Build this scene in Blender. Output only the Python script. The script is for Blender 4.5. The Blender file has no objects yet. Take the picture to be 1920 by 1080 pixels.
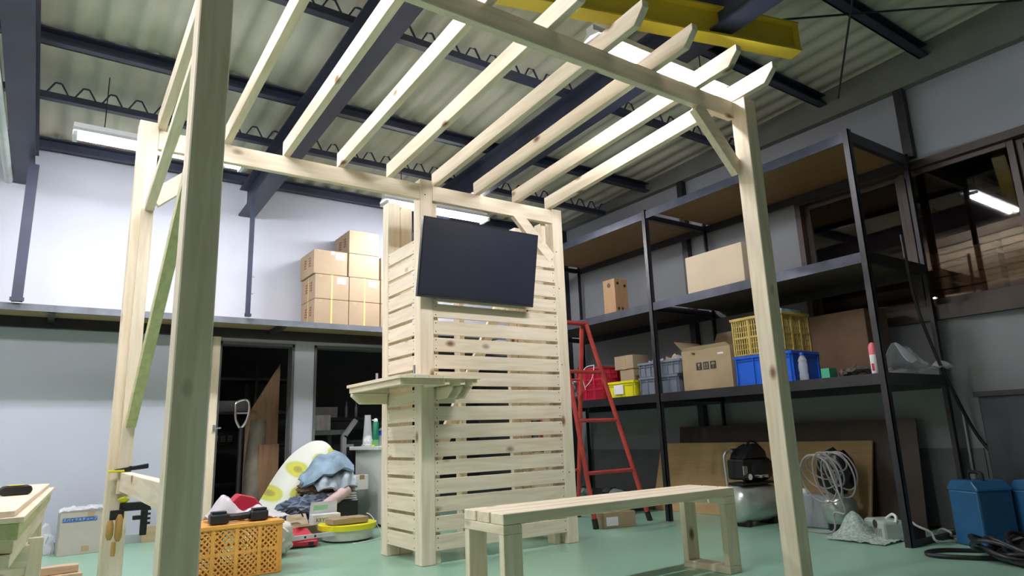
import bpy, bmesh, math, random
from mathutils import Vector, Matrix, noise
random.seed(7)
sc = bpy.context.scene
COL = sc.collection
# ------------------------------------------------------------------ camera
CAM = Vector((-2.03244, -3.9668, 0.79032))
CR = Vector((0.821214, -0.569512, -0.035543)); CU = Vector((-0.094389, -0.197009, 0.975847)); CF = Vector((0.562759, 0.798025, 0.215542))
FPX = 1242.06
cd = bpy.data.cameras.new('camera'); cam = bpy.data.objects.new('camera', cd); COL.objects.link(cam)
m = Matrix((( CR.x, CU.x, -CF.x, CAM.x), (CR.y, CU.y, -CF.y, CAM.y), (CR.z, CU.z, -CF.z, CAM.z), (0, 0, 0, 1)))
cam.matrix_world = m
cd.sensor_width = 36; cd.lens = 36*FPX/1920; cd.clip_start = 0.02; cd.clip_end = 60
sc.camera = cam
# ------------------------------------------------------------------ world, exposure
w = bpy.data.worlds.new('world'); sc.world = w; w.use_nodes = True
w.node_tree.nodes['Background'].inputs[0].default_value = (.05, .06, .08, 1)
w.node_tree.nodes['Background'].inputs[1].default_value = 0.3
sc.view_settings.view_transform = 'Standard'; sc.view_settings.look = 'None'
sc.view_settings.exposure = 0.0; sc.view_settings.gamma = 1.0; sc.view_settings.use_curve_mapping = False
try:
    sc.cycles.use_denoising = True; sc.cycles.max_bounces = 7; sc.cycles.sample_clamp_indirect = 6
except Exception: pass
LAMP_POWER = 185.0            # emission strength of the fluorescent tubes

# ------------------------------------------------------------------ helpers
def ray(x, y): return CF + CR*((x-960)/FPX) + CU*((540-y)/FPX)
def at(x, y, ax, v):
    """the point in the room seen at pixel x, y that has coordinate v on axis ax"""
    d = ray(x, y); return CAM + d*((v-CAM[ax])/d[ax])
def PX(x, y, v): return at(x, y, 0, v)
def PY(x, y, v): return at(x, y, 1, v)
def PZ(x, y, v): return at(x, y, 2, v)
def V(*a): return Vector(a)
def lin(c):
    c = c/255; return c/12.92 if c <= .04045 else ((c+.055)/1.055)**2.4
def rgb(r, g, b): return (lin(r), lin(g), lin(b), 1)
MATS = {}
def nn(t, kind, **kw):
    n = t.nodes.new(kind)
    for k, v in kw.items(): setattr(n, k, v)
    return n
def base_mat(name):
    m = bpy.data.materials.new(name); m.use_nodes = True; t = m.node_tree
    return m, t, t.nodes['Principled BSDF'], t.links
def mat(name, col, rough=.6, metal=0, var=.12, scale=8, bump=0, bscale=60, spec=.5, alpha=1, trans=0, coat=0):
    if name in MATS: return MATS[name]
    m, t, b, L = base_mat(name)
    b.inputs['Roughness'].default_value = rough; b.inputs['Metallic'].default_value = metal
    b.inputs['Specular IOR Level'].default_value = spec; b.inputs['Coat Weight'].default_value = coat
    tc = nn(t, 'ShaderNodeTexCoord'); oi = nn(t, 'ShaderNodeObjectInfo')
    ad = nn(t, 'ShaderNodeVectorMath', operation='ADD'); L.new(tc.outputs['Object'], ad.inputs[0])
    mu = nn(t, 'ShaderNodeVectorMath', operation='SCALE'); mu.inputs['Scale'].default_value = 30
    cx = nn(t, 'ShaderNodeCombineXYZ')
    for i in range(3): L.new(oi.outputs['Random'], cx.inputs[i])
    L.new(cx.outputs[0], mu.inputs[0]); L.new(mu.outputs[0], ad.inputs[1])
    no = nn(t, 'ShaderNodeTexNoise'); no.inputs['Scale'].default_value = scale; no.inputs['Detail'].default_value = 5
    L.new(ad.outputs[0], no.inputs['Vector'])
    cr = nn(t, 'ShaderNodeValToRGB'); L.new(no.outputs['Fac'], cr.inputs[0])
    cr.color_ramp.elements[0].position = .3; cr.color_ramp.elements[1].position = .7
    c = col if len(col) == 4 else (*col, 1)
    cr.color_ramp.elements[0].color = (c[0]*(1-var), c[1]*(1-var), c[2]*(1-var), 1)
    cr.color_ramp.elements[1].color = (min(1, c[0]*(1+var)), min(1, c[1]*(1+var)), min(1, c[2]*(1+var)), 1)
    L.new(cr.outputs[0], b.inputs['Base Color'])
    if bump:
        n2 = nn(t, 'ShaderNodeTexNoise'); n2.inputs['Scale'].default_value = bscale; n2.inputs['Detail'].default_value = 4
        L.new(ad.outputs[0], n2.inputs['Vector'])
        bu = nn(t, 'ShaderNodeBump'); bu.inputs['Strength'].default_value = bump; bu.inputs['Distance'].default_value = .01
        L.new(n2.outputs['Fac'], bu.inputs['Height']); L.new(bu.outputs[0], b.inputs['Normal'])
    if alpha < 1: b.inputs['Alpha'].default_value = alpha
    if trans: b.inputs['Transmission Weight'].default_value = trans
    MATS[name] = m; return m
def wood(name, ca, cb, axis, knot=True, kc=(.22, .11, .05), rough=.62):
    """pale sawn softwood with its grain running along one axis"""
    key = name+'_'+'xyz'[axis]
    if key in MATS: return MATS[key]
    m, t, b, L = base_mat(key); b.inputs['Roughness'].default_value = rough; b.inputs['Specular IOR Level'].default_value = .3
    tc = nn(t, 'ShaderNodeTexCoord'); oi = nn(t, 'ShaderNodeObjectInfo')
    cx = nn(t, 'ShaderNodeCombineXYZ')
    mr = nn(t, 'ShaderNodeMath', operation='MULTIPLY'); mr.inputs[1].default_value = 37; L.new(oi.outputs['Random'], mr.inputs[0])
    for i in range(3): L.new(mr.outputs[0], cx.inputs[i])
    ad = nn(t, 'ShaderNodeVectorMath', operation='ADD'); L.new(tc.outputs['Object'], ad.inputs[0]); L.new(cx.outputs[0], ad.inputs[1])
    sc3 = [14, 14, 14]; sc3[axis] = 1.1
    mp = nn(t, 'ShaderNodeMapping'); mp.inputs['Scale'].default_value = sc3; L.new(ad.outputs[0], mp.inputs[0])
    no = nn(t, 'ShaderNodeTexNoise'); no.inputs['Scale'].default_value = 2.2; no.inputs['Detail'].default_value = 6; no.inputs['Distortion'].default_value = .6
    L.new(mp.outputs[0], no.inputs['Vector'])
    cr = nn(t, 'ShaderNodeValToRGB'); L.new(no.outputs['Fac'], cr.inputs[0])
    cr.color_ramp.elements[0].position = .3; cr.color_ramp.elements[0].color = (*cb, 1)
    cr.color_ramp.elements[1].position = .62; cr.color_ramp.elements[1].color = (*ca, 1)
    out = cr.outputs[0]
    if knot:
        ks = [5.2, 5.2, 5.2]; ks[axis] = 3.0
        mk = nn(t, 'ShaderNodeMapping'); mk.inputs['Scale'].default_value = ks; L.new(ad.outputs[0], mk.inputs[0])
        vo = nn(t, 'ShaderNodeTexVoronoi'); vo.inputs['Scale'].default_value = 1.0; L.new(mk.outputs[0], vo.inputs['Vector'])
        c2 = nn(t, 'ShaderNodeValToRGB'); L.new(vo.outputs['Distance'], c2.inputs[0])
        c2.color_ramp.elements[0].position = .05; c2.color_ramp.elements[0].color = (1, 1, 1, 1)
        c2.color_ramp.elements[1].position = .15; c2.color_ramp.elements[1].color = (0, 0, 0, 1)
        mx = nn(t, 'ShaderNodeMix', data_type='RGBA'); mx.inputs['B'].default_value = (*kc, 1)
        L.new(c2.outputs[0], mx.inputs['Factor']); L.new(out, mx.inputs['A']); out = mx.outputs['Result']
    L.new(out, b.inputs['Base Color'])
    MATS[key] = m; return m
def emis(name, col, s):
    m, t, b, L = base_mat(name); b.inputs['Base Color'].default_value = (*col, 1)
    b.inputs['Emission Color'].default_value = (*col, 1); b.inputs['Emission Strength'].default_value = s
    MATS[name] = m; return m

class MB:
    def __init__(s): s.bm = bmesh.new()
    def faces(s, vs, fs):
        v = [s.bm.verts.new(p) for p in vs]
        for f in fs:
            try: s.bm.faces.new([v[i] for i in f])
            except ValueError: pass
        return s
    def hexa(s, p):
        return s.faces(p, [(0, 3, 2, 1), (4, 5, 6, 7), (0, 1, 5, 4), (1, 2, 6, 5), (2, 3, 7, 6), (3, 0, 4, 7)])
    def box(s, x0, y0, z0, x1, y1, z1):
        return s.hexa([(x0, y0, z0), (x1, y0, z0), (x1, y1, z0), (x0, y1, z0), (x0, y0, z1), (x1, y0, z1), (x1, y1, z1), (x0, y1, z1)])
    def bar(s, p, q, w, h, side=None):
        """bar from p to q; w across (towards side), h across the other way"""
        p = Vector(p); q = Vector(q); d = (q-p).normalized()
        a = Vector(side) if side else (d.cross(V(0, 0, 1)) if abs(d.z) < .95 else V(1, 0, 0))
        a = (a-d*a.dot(d)).normalized(); b = d.cross(a)
        c = [(-w/2, -h/2), (w/2, -h/2), (w/2, h/2), (-w/2, h/2)]
        return s.hexa([p+a*i+b*j for i, j in c]+[q+a*i+b*j for i, j in c])
    def prism(s, poly, axis, a, b):
        """2-D outline in the plane across an axis (x: y,z; y: x,z; z: x,y) pulled from a to b"""
        def P(u, v, t): return {0: (t, u, v), 1: (u, t, v), 2: (u, v, t)}[axis]
        n = len(poly)
        vs = [P(u, v, a) for u, v in poly]+[P(u, v, b) for u, v in poly]
        return s.faces(vs, [tuple(range(n))[::-1], tuple(range(n, 2*n))]+[(i, (i+1) % n, n+(i+1) % n, n+i) for i in range(n)])
    def cyl(s, p, q, r, r2=None, n=16, caps=True):
        r2 = r if r2 is None else r2
        p = Vector(p); q = Vector(q); d = (q-p).normalized()
        a = d.orthogonal().normalized(); b = d.cross(a)
        vs = []
        for c, rr in ((p, r), (q, r2)):
            vs += [c+(a*math.cos(2*math.pi*i/n)+b*math.sin(2*math.pi*i/n))*rr for i in range(n)]
        fs = [(i, (i+1) % n, n+(i+1) % n, n+i) for i in range(n)]
        if caps: fs += [tuple(range(n))[::-1], tuple(range(n, 2*n))]
        return s.faces(vs, fs)
    def tube(s, pts, r, n=8, closed=False, soft=True):
        pts = [Vector(p) for p in pts]
        if soft and not closed and 3 < len(pts) < 14:      # round off a bent path
            q = []
            for i in range(len(pts)-1):
                p0, p1, p2, p3 = pts[max(i-1, 0)], pts[i], pts[i+1], pts[min(i+2, len(pts)-1)]
                for k in range(5):
                    t = k/5; q.append(.5*((2*p1)+(p2-p0)*t+(2*p0-5*p1+4*p2-p3)*t*t+(3*p1-p0-3*p2+p3)*t*t*t))
            pts = q+[pts[-1]]
        N = len(pts); vs = []; up = None
        for i, p in enumerate(pts):
            a = pts[i-1] if (i or closed) else p; b = pts[(i+1) % N] if (i < N-1 or closed) else p
            d = (b-a).normalized()
            if up is None: up = d.orthogonal().normalized()
            up = (up-d*up.dot(d)).normalized(); sd = d.cross(up)
            vs += [p+(up*math.cos(2*math.pi*k/n)+sd*math.sin(2*math.pi*k/n))*r for k in range(n)]
        fs = []
        for i in range(N if closed else N-1):
            j = (i+1) % N
            fs += [(i*n+k, i*n+(k+1) % n, j*n+(k+1) % n, j*n+k) for k in range(n)]
        if not closed: fs += [tuple(range(n))[::-1], tuple((N-1)*n+k for k in range(n))]
        return s.faces(vs, fs)
    def lathe(s, prof, c=(0, 0, 0), n=20, axis=2, close=True):
        c = Vector(c); vs = []
        for r, h in prof:
            for i in range(n):
                a = 2*math.pi*i/n; u, v = r*math.cos(a), r*math.sin(a)
                vs.append(c+{0: V(h, u, v), 1: V(u, h, v), 2: V(u, v, h)}[axis])
        fs = []
        for j in range(len(prof)-1):
            fs += [(j*n+i, j*n+(i+1) % n, (j+1)*n+(i+1) % n, (j+1)*n+i) for i in range(n)]
        if close: fs += [tuple(range(n))[::-1], tuple((len(prof)-1)*n+i for i in range(n))]
        return s.faces(vs, fs)
    def blob(s, c, r, amp=.15, f=3, seed=0, sub=3, flat=None):
        g = bmesh.ops.create_icosphere(s.bm, subdivisions=sub, radius=1)
        o = V(seed*7.3, seed*3.1, seed*1.7)
        for v in g['verts']:
            d = v.co.copy(); k = 1+amp*noise.fractal(d*f+o, 1.0, 2.0, 4)
            k += amp*.8*abs(noise.noise(d*f*1.8+o))
            p = V(d.x*r[0]*k, d.y*r[1]*k, d.z*r[2]*k)+Vector(c)
            if flat is not None and p.z < flat: p.z = flat
            v.co = p
        return s
    def sheet(s, fn, nu, nv, th=.006):
        """a thin cloth: fn(u, v) gives the point, th the thickness"""
        P = [[Vector(fn(i/nu, j/nv)) for j in range(nv+1)] for i in range(nu+1)]
        vs = []
        for lay in (0, 1):
            for i in range(nu+1):
                for j in range(nv+1):
                    du = P[min(i+1, nu)][j]-P[max(i-1, 0)][j]; dv = P[i][min(j+1, nv)]-P[i][max(j-1, 0)]
                    n = du.cross(dv); n = n.normalized() if n.length > 1e-9 else V(0, 0, 1)
                    vs.append(P[i][j]+n*(th*(.5-lay)))
        M = (nu+1)*(nv+1); I = lambda i, j: i*(nv+1)+j
        fs = []
        for i in range(nu):
            for j in range(nv):
                q = (I(i, j), I(i+1, j), I(i+1, j+1), I(i, j+1)); fs.append(q); fs.append(tuple(M+k for k in q[::-1]))
        rim = [I(i, 0) for i in range(nu+1)]+[I(nu, j) for j in range(1, nv+1)]+[I(i, nv) for i in range(nu-1, -1, -1)]+[I(0, j) for j in range(nv-1, 0, -1)]
        for k in range(len(rim)):
            a, b = rim[k], rim[(k+1) % len(rim)]; fs.append((a, b, M+b, M+a)[::-1])
        return s.faces(vs, fs)
    def mesh(s, name, mt, bevel=0, smooth=False, seg=1):
        bm = s.bm
        if bevel:
            bmesh.ops.bevel(bm, geom=[e for e in bm.edges], offset=bevel, segments=seg, affect='EDGES', profile=.5, clamp_overlap=True)
        bmesh.ops.recalc_face_normals(bm, faces=bm.faces)
        me = bpy.data.meshes.new(name); bm.to_mesh(me); bm.free()
        if smooth:
            for p in me.polygons: p.use_smooth = True
            try: me.set_sharp_from_angle(angle=math.radians(40))
            except Exception: pass
        me.materials.append(mt); return me
    def build(s, name, mt, parent=None, loc=(0, 0, 0), rot=(0, 0, 0), bevel=0, smooth=False, seg=1):
        return put(name, s.mesh(name, mt, bevel, smooth, seg), parent, loc, rot)
def put(name, me, parent=None, loc=(0, 0, 0), rot=(0, 0, 0), scale=None):
    o = bpy.data.objects.new(name, me); COL.objects.link(o); o.parent = parent
    o.location = loc; o.rotation_euler = rot
    if scale: o.scale = scale
    return o
def tag(o, label, cat, group=None):
    o['label'] = label; o['category'] = cat
    if group: o['group'] = group
    return o
def thing(name, label, cat, loc=(0, 0, 0), rotz=0, group=None):
    o = bpy.data.objects.new(name, None); COL.objects.link(o); o.location = loc; o.rotation_euler = (0, 0, rotz)
    o.empty_display_size = .1
    return tag(o, label, cat, group)
def struct(o): o['kind'] = 'structure'; return o
def stuff(o): o['kind'] = 'stuff'; return o
def B(x0, y0, z0, x1, y1, z1): return MB().box(x0, y0, z0, x1, y1, z1)
def text(body, size, mt, parent, name, loc, rot, depth=.0006, align='CENTER'):
    cu = bpy.data.curves.new(name, 'FONT'); cu.body = body; cu.size = size; cu.extrude = depth
    cu.align_x = align; cu.align_y = 'CENTER'; cu.resolution_u = 3
    tmp = bpy.data.objects.new('tmp', cu); COL.objects.link(tmp)
    bpy.context.view_layer.update()
    me = bpy.data.meshes.new_from_object(tmp.evaluated_get(bpy.context.evaluated_depsgraph_get()))
    bpy.data.objects.remove(tmp); bpy.data.curves.remove(cu)
    me.name = name; me.materials.clear(); me.materials.append(mt)
    return put(name, me, parent, loc, rot)

# ------------------------------------------------------------------ materials
PA, PB = (.84, .74, .58), (.70, .59, .43)
def pine(ax): return wood('pine', PA, PB, ax)
def pineg(ax): return wood('green_pine', (.60, .58, .32), (.45, .46, .22), ax)
def planed(ax): return wood('planed_pine', (.82, .72, .55), (.70, .58, .42), ax, knot=False)
M_wall = mat('white_wall_paint', (.45, .48, .55, 1), .7, var=.05, scale=1.5)
M_gwall = mat('grey_wall_board', (.26, .275, .29, 1), .7, var=.10, scale=1.2)
M_upwall = mat('pale_upper_wall_board', (.29, .31, .35, 1), .7, var=.06, scale=1.2)
M_conc = mat('grey_concrete_band', (.155, .165, .15, 1), .8, var=.16, scale=2.5)
M_roof = mat('weathered_roof_sheet', (.50, .50, .42, 1), .8, var=.13, scale=2.2)
M_steel = mat('navy_steel', (.022, .028, .055, 1), .45, var=.25, scale=5)
M_black = mat('black_steel', (.014, .014, .018, 1), .42, var=.3, scale=9)
M_bluegrey = mat('blue_grey_edge_steel', (.055, .062, .088, 1), .35, metal=.3, var=.3, scale=9)
M_yellow = mat('yellow_crane_paint', (.52, .42, .03, 1), .5, var=.12, scale=3)
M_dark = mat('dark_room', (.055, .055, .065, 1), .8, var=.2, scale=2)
M_brown = mat('dark_brown_wood', (.05, .030, .022, 1), .45, var=.25, scale=6)
M_carton = mat('brown_cardboard', (.36, .27, .175, 1), .8, var=.07, scale=4)
M_carton2 = mat('pale_cardboard', (.60, .50, .36, 1), .8, var=.05, scale=4)
M_carton3 = mat('worn_cardboard', (.36, .27, .16, 1), .85, var=.14, scale=5)
M_tape = mat('brown_tape', (.40, .29, .17, 1), .35, var=.05)
M_white = mat('white_paper', (.80, .80, .82, 1), .6, var=.03)
M_print = mat('red_brown_print', (.20, .07, .04, 1), .7, var=.1)
M_ink = mat('black_ink', (.03, .028, .025, 1), .7, var=.1)
M_strap = mat('yellow_strap', (.75, .60, .20, 1), .4, var=.05)
M_red = mat('red_paint', (.50, .065, .05, 1), .45, var=.18, scale=8)
M_redp = mat('red_plastic', (.50, .02, .05, 1), .35, var=.1)
M_blue = mat('blue_plastic', (.01, .11, .62, 1), .35, var=.06)
M_drum = mat('blue_oil_can_paint', (.02, .105, .24, 1), .4, var=.2, scale=5)
M_grey = mat('grey_plastic', (.17, .20, .25, 1), .5, var=.08)
M_orange = mat('orange_plastic', (.90, .42, .09, 1), .45, var=.06)
M_ycrate = mat('dull_yellow_plastic', (.50, .36, .10, 1), .5, var=.1)
M_lemon = mat('lemon_yellow_plastic', (.78, .72, .02, 1), .4, var=.05)
M_rub = mat('black_rubber', (.012, .012, .014, 1), .4, var=.3)
M_chrome = mat('chrome', (.7, .7, .72, 1), .2, metal=1, var=.05)
M_alu = mat('brushed_metal', (.55, .56, .58, 1), .35, metal=.8, var=.08)
M_tank = mat('silver_tank_paint', (.50, .56, .52, 1), .28, metal=.55, var=.06)
M_film = mat('clear_plastic_film', (.85, .87, .92, 1), .22, var=.1, scale=14, bump=.6, bscale=30, alpha=.42)
M_glassp = mat('clear_plastic', (.80, .84, .88, 1), .12, var=.04, alpha=.38)
M_cream = mat('cream_enamel', (.72, .77, .73, 1), .4, var=.03)
M_ply = wood('tan_plywood', (.48, .33, .16), (.42, .28, .13), 1, knot=False)
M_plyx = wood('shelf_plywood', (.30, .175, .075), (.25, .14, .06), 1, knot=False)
M_lamp = emis('fluorescent_tube', (.975, .955, 1.0), LAMP_POWER)
M_fix = mat('white_lamp_metal', (.75, .78, .8, 1), .4, var=.02)

# ------------------------------------------------------------------ the room
YW, XW = 2.85, 3.5
def roofz(y): return 3.62-.045*y
M_floor = mat('green_floor_paint', (.27, .47, .35, 1), .30, var=.07, scale=1.3)
struct(B(-5, -7.4, -.1, 4.3, 5.2, 0).build('floor', M_floor))
# corrugated roof sheets, one open wave surface with thickness
n = 560; vs = []
for lay in (0, .012):
    for y in (-7.4, YW+.12):
        for i in range(n+1):
            x = -5+8.75*i/n; s_ = math.sin(2*math.pi*x/.185)
            vs.append((x, y, roofz(y)+.019*max(-.8, min(.95, s_*1.1))+lay))
k = n+1; fs = []
for i in range(n):
    fs += [(i, i+1, k+i+1, k+i), (2*k+i, 3*k+i, 3*k+i+1, 2*k+i+1)]
ceil = MB().faces(vs, fs).build('ceiling', M_roof, smooth=True); struct(ceil)
# purlins: plain channels and lattice purlins with bent rods
def rodwave(y, z0):
    b = MB(); pts = []; x = -2.25; up = False
    while x < 3.4:
        pts += [(x, y, z0), (x+.055, y, z0+.10), (x+.095, y, z0+.10), (x+.15, y, z0)]; x += .18
    for a, c in zip(pts, pts[1:]): b.bar(a, c, .011, .011)
    return b
for y in (-4.0, -3.0, -.2, 1.74):
    z = roofz(y)-.155
    B(-5, y-.03, z, 3.42, y+.03, z+.05).build('purlin', M_steel, ceil)
    stuff(rodwave(y, z+.045).build('lattice_rod', M_steel, ceil))
for y in (-2.0, -1.15, 1.0, 2.74):
    z = roofz(y)-.125
    b = B(-5, y-.035, z, 3.42, y+.035, z+.012); b.box(-5, y+.023, z, 3.42, y+.035, z+.10); b.box(-5, y-.035, z+.088, 3.42, y+.035, z+.10)
    b.build('purlin', M_steel, ceil)
def hbeam(xc, y0, y1):
    b = MB(); w, d = .16, .29
    for (xa, xb, za, zb) in ((-w/2, w/2, 0, .014), (-.006, .006, .014, d-.014), (-w/2, w/2, d-.014, d)):
        z0, z1 = roofz(y0)-.44, roofz(y1)-.44
        b.hexa([(xc+xa, y0, z0+za), (xc+xb, y0, z0+za), (xc+xb, y1, z1+za), (xc+xa, y1, z1+za), (xc+xa, y0, z0+zb), (xc+xb, y0, z0+zb), (xc+xb, y1, z1+zb), (xc+xa, y1, z1+zb)])
    return b
for xc in (-2.36, -.52, 1.30, 3.10):
    if xc < 3: hbeam(xc, -7.3, YW-.02).build('steel_beam', M_steel, ceil)
# roof brace rods crossing the bay on the right
for p, q in (((1.42, -2.6, 3.62), (3.3, -1.35, 3.5)), ((1.5, -1.35, 3.55), (3.3, -2.7, 3.62)), ((-.4, -3.2, 3.62), (1.2, -1.2, 3.55))):
    MB().cyl(p, q, .008, n=6).build('brace_rod', M_black, ceil)
p = PZ(948, 255, 3.18)
MB().lathe([(.055, 0), (.055, -.018), (.03, -.04)], (p.x+.35, p.y, 3.2), 16).build('smoke_detector', M_cream, ceil, smooth=True)
# back wall with two openings
def wall_piece(b, x0, z0, x1, z1): b.box(x0, YW, z0, x1, YW+.12, z1)
b = MB(); top = 3.6
D1, D2, DZ = (-.70, .02), (.225, 3.2), 1.77
wall_piece(b, -5, 0, D1[0], top); wall_piece(b, D1[0], DZ, D1[1], top); wall_piece(b, D1[1], 0, D2[0], top)
wall_piece(b, D2[0], DZ, D2[1], top); wall_piece(b, D2[1], 0, 4.3, top)
wb = struct(b.build('wall_back', M_wall))
struct(B(-5, YW-.06, 0, D1[0], YW, .07).build('baseboard_back', mat('sill_green_grey', (.32, .38, .36, 1), .5)))
M_jamb = mat('grey_door_frame', (.10, .105, .11, 1), .5, var=.1)
for k, (a, c) in enumerate((D1, D2)):
    d = MB(); d.box(a-.0, YW-.012, 0, a+.025, YW+.13, DZ); d.box(c-.025, YW-.012, 0, c, YW+.13, DZ); d.box(a, YW-.012, DZ-.03, c, YW+.13, DZ)
    dd = struct(d.build('door_%d' % (k+1), M_jamb))
    if k == 0:
        lf = B(D1[0]-.065, YW-.05, .01, D1[0]+.0, YW-.013, 2.0).build('door_edge', planed(2), dd)
        h = MB(); h.box(-.012, -.03, -.03, .012, 0, .03); h.cyl((0, -.03, 0), (0, -.08, 0), .008, n=10); h.cyl((0, -.075, 0), (.05, -.075, 0), .009, n=10)
        h.build('door_handle', M_chrome, dd, PY(400, 803, YW-.05), smooth=True)
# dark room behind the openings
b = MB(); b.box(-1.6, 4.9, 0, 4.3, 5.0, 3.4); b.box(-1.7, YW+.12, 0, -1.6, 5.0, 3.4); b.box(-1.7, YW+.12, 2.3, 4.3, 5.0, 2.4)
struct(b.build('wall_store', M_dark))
M_upside = mat('cream_white_wall_paint', (.46, .42, .40, 1), .7, var=.04)
# left and front walls close the hall behind the camera
struct(B(-5.1, -7.4, 0, -5, 5.2, 4.1).build('wall_left', M_upside))
struct(B(-5.1, -7.5, 0, 4.3, -7.4, 4.1).build('wall_front', M_upside))
# right wall: boards, window band, concrete band
WZ0, WZ1, WY = 1.52, 2.80, -.72
b = MB(); b.box(XW, -7.4, 0, XW+.1, 5.2, WZ0); b.box(XW, WY, WZ0, XW+.1, 5.2, WZ1)
wr = struct(b.build('wall_right', M_gwall))
b = MB(); b.box(XW, -7.4, WZ1, XW+.1, 5.2, 4.1)
b.build('upper_board', M_upwall, wr)
b = MB(); b.box(XW-.012, -7.4, .005, XW, -1.9, .575); b.box(XW-.012, -1.89, .005, XW, .3, .575); b.box(XW-.012, .31, .005, XW, 2.84, .575)
b.build('kick_board', mat('dark_kick_board', (.115, .125, .125, 1), .6, var=.2, scale=2), wr)
struct(B(XW-.08, -7.4, 3.42, XW, YW, 3.80).build('trim_1', M_conc))
for y in (-1.76, -3.7, .55, 2.6):
    B(XW-.07, y-.035, 2.83 if y < -1 else 0, XW-.001, y+.035, 3.42).build('wall_post', M_black, wr)
# window band: brown sashes, dark reflecting panes, unlit room beyond
M_pane, tp, bp, Lp = base_mat('dark_window_glass')
tp.nodes.remove(bp); om = [n_ for n_ in tp.nodes if n_.type == 'OUTPUT_MATERIAL'][0]
tr_ = nn(tp, 'ShaderNodeBsdfTransparent'); tr_.inputs[0].default_value = (.62, .55, .50, 1)
gl_ = nn(tp, 'ShaderNodeBsdfGlossy'); gl_.inputs['Roughness'].default_value = .025
fr_ = nn(tp, 'ShaderNodeFresnel'); fr_.inputs['IOR'].default_value = 1.75
mx_ = nn(tp, 'ShaderNodeMixShader'); Lp.new(fr_.outputs[0], mx_.inputs[0]); Lp.new(tr_.outputs[0], mx_.inputs[1]); Lp.new(gl_.outputs[0], mx_.inputs[2]); Lp.new(mx_.outputs[0], om.inputs[0])
win = MB(); win.box(XW-.03, -7.3, WZ1-.06, XW+.1, WY, WZ1); win.box(XW-.06, -7.3, WZ0, XW+.1, WY, WZ0+.11); win.box(XW-.03, WY-.05, WZ0+.11, XW+.1, WY, WZ1-.06)
win = struct(win.build('window_1', M_brown))
ys = [-.77, -1.62, -2.42, -3.5, -4.6, -5.7, -6.8]
for k in range(6):
    y1, y0 = ys[k], ys[k+1]; xo = XW+(.02 if k % 2 else .05)
    s_ = MB()
    s_.box(xo, y0, WZ0+.11, xo+.028, y0+.045, WZ1-.06); s_.box(xo, y1-.045, WZ0+.11, xo+.028, y1, WZ1-.06)
    s_.box(xo, y0+.045, WZ0+.11, xo+.028, y1-.045, WZ0+.17); s_.box(xo, y0+.045, WZ1-.10, xo+.028, y1-.045, WZ1-.06)
    f = s_.build('sash', M_brown, win, bevel=.002)
    B(xo+.010, y0+.045, WZ0+.17, xo+.016, y1-.045, WZ1-.10).build('pane', M_pane, f)
b = MB(); b.box(4.25, -7.3, 1.2, 4.3, -.2, 3.2); b.box(XW+.1, -.25, 1.2, 4.3, -.2, 3.2); b.box(XW+.1, -7.3, 1.2, 4.3, -.2, 1.25); b.box(XW+.1, -7.3, 3.15, 4.3, -.2, 3.2)
b.build('unlit_space', mat('brown_store_board', (.085, .062, .052, 1), .8, var=.3, scale=4), win)
q0, q1 = PX(1748, 470, 3.85), PX(1903, 560, 3.85)
for k in range(6):
    for s_, (ya, yb) in enumerate(((q0.y-.46, q0.y), (q0.y-1.02, q0.y-.50))):
        zz = 1.262+.104*k
        tag(B(-.18, 0, 0, .04*(k % 2), yb-ya, .092).build('stored_board', planed(1), None, (3.98, ya, zz+.23), bevel=.002),
            ('lowest', 'second', 'third', 'fourth', 'fifth', 'topmost')[k]+(' pale board of the left stack', ' pale board of the right stack')[s_]+' behind the right window', 'board', 'boards stacked behind the window')
tag(B(3.78, q0.y-1.05, 1.251, 4.05, q0.y+.02, 1.49).build('stack_base', M_brown), 'dark base under the boards behind the right window', 'base')
# conduit along the left beam
b = MB().tube([(-2.5, -6, 3.24), (-2.5, 0, 3.22), (-2.46, 2.72, 3.03)], .03, 10)
struct(b.build('trim_2', mat('pale_conduit', (.42, .48, .47, 1), .4), smooth=True))

# ------------------------------------------------------------------ lamps
def lamp(x, y, z, label, grp=None, L=1.18, tubes=(-.033, .033)):
    t = thing('strip_light', label, 'lamp', (x, y, z), 0, 'fluorescent strip lights under the roof')
    b = MB(); b.prism([(-.03, .05), (.03, .05), (.078, .010), (.075, .006), (0, .022), (-.075, .006), (-.078, .010)], 0, -L/2, L/2)
    b.build('reflector', M_fix, t)
    b = B(-L/2, -.03, .05, L/2, .03, .085); b.build('ballast_box', M_fix, t)
    for s_ in tubes:
        MB().cyl((-L/2+.03, s_, -.008), (L/2-.03, s_, -.008), .0165, n=12).build('tube', M_lamp, t, smooth=True)
    for s_ in (-1, 1): B(s_*(L/2-.015)-.014, -.075, -.03, s_*(L/2-.015)+.014, .075, .0).build('end_cap', M_fix, t)
    for s_ in (-.4, .4): MB().cyl((s_, 0, .085), (s_, 0, roofz(y)-.02-z), .004, n=6).build('hanger', M_black, t)
    return t
ZL = 3.03
lamp(-1.46, 1.46, ZL, 'lit fluorescent strip light at upper left, above the back left pergola post')
lamp(1.06, 1.69, ZL, 'lit fluorescent strip light seen just above the television')
lamp(.98, -1.42, ZL, 'lit fluorescent strip light behind the front beam and rafter tails at upper right')
lamp(-1.46, -1.42, ZL+.1, 'lit fluorescent strip light above the left front pergola post')
lamp(-3.1, -1.42, ZL, 'lit fluorescent strip light left of the frame, in line with the front pergola posts')
lamp(-3.9, 1.46, ZL, 'lit fluorescent strip light left of the frame, near the back wall')
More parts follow.
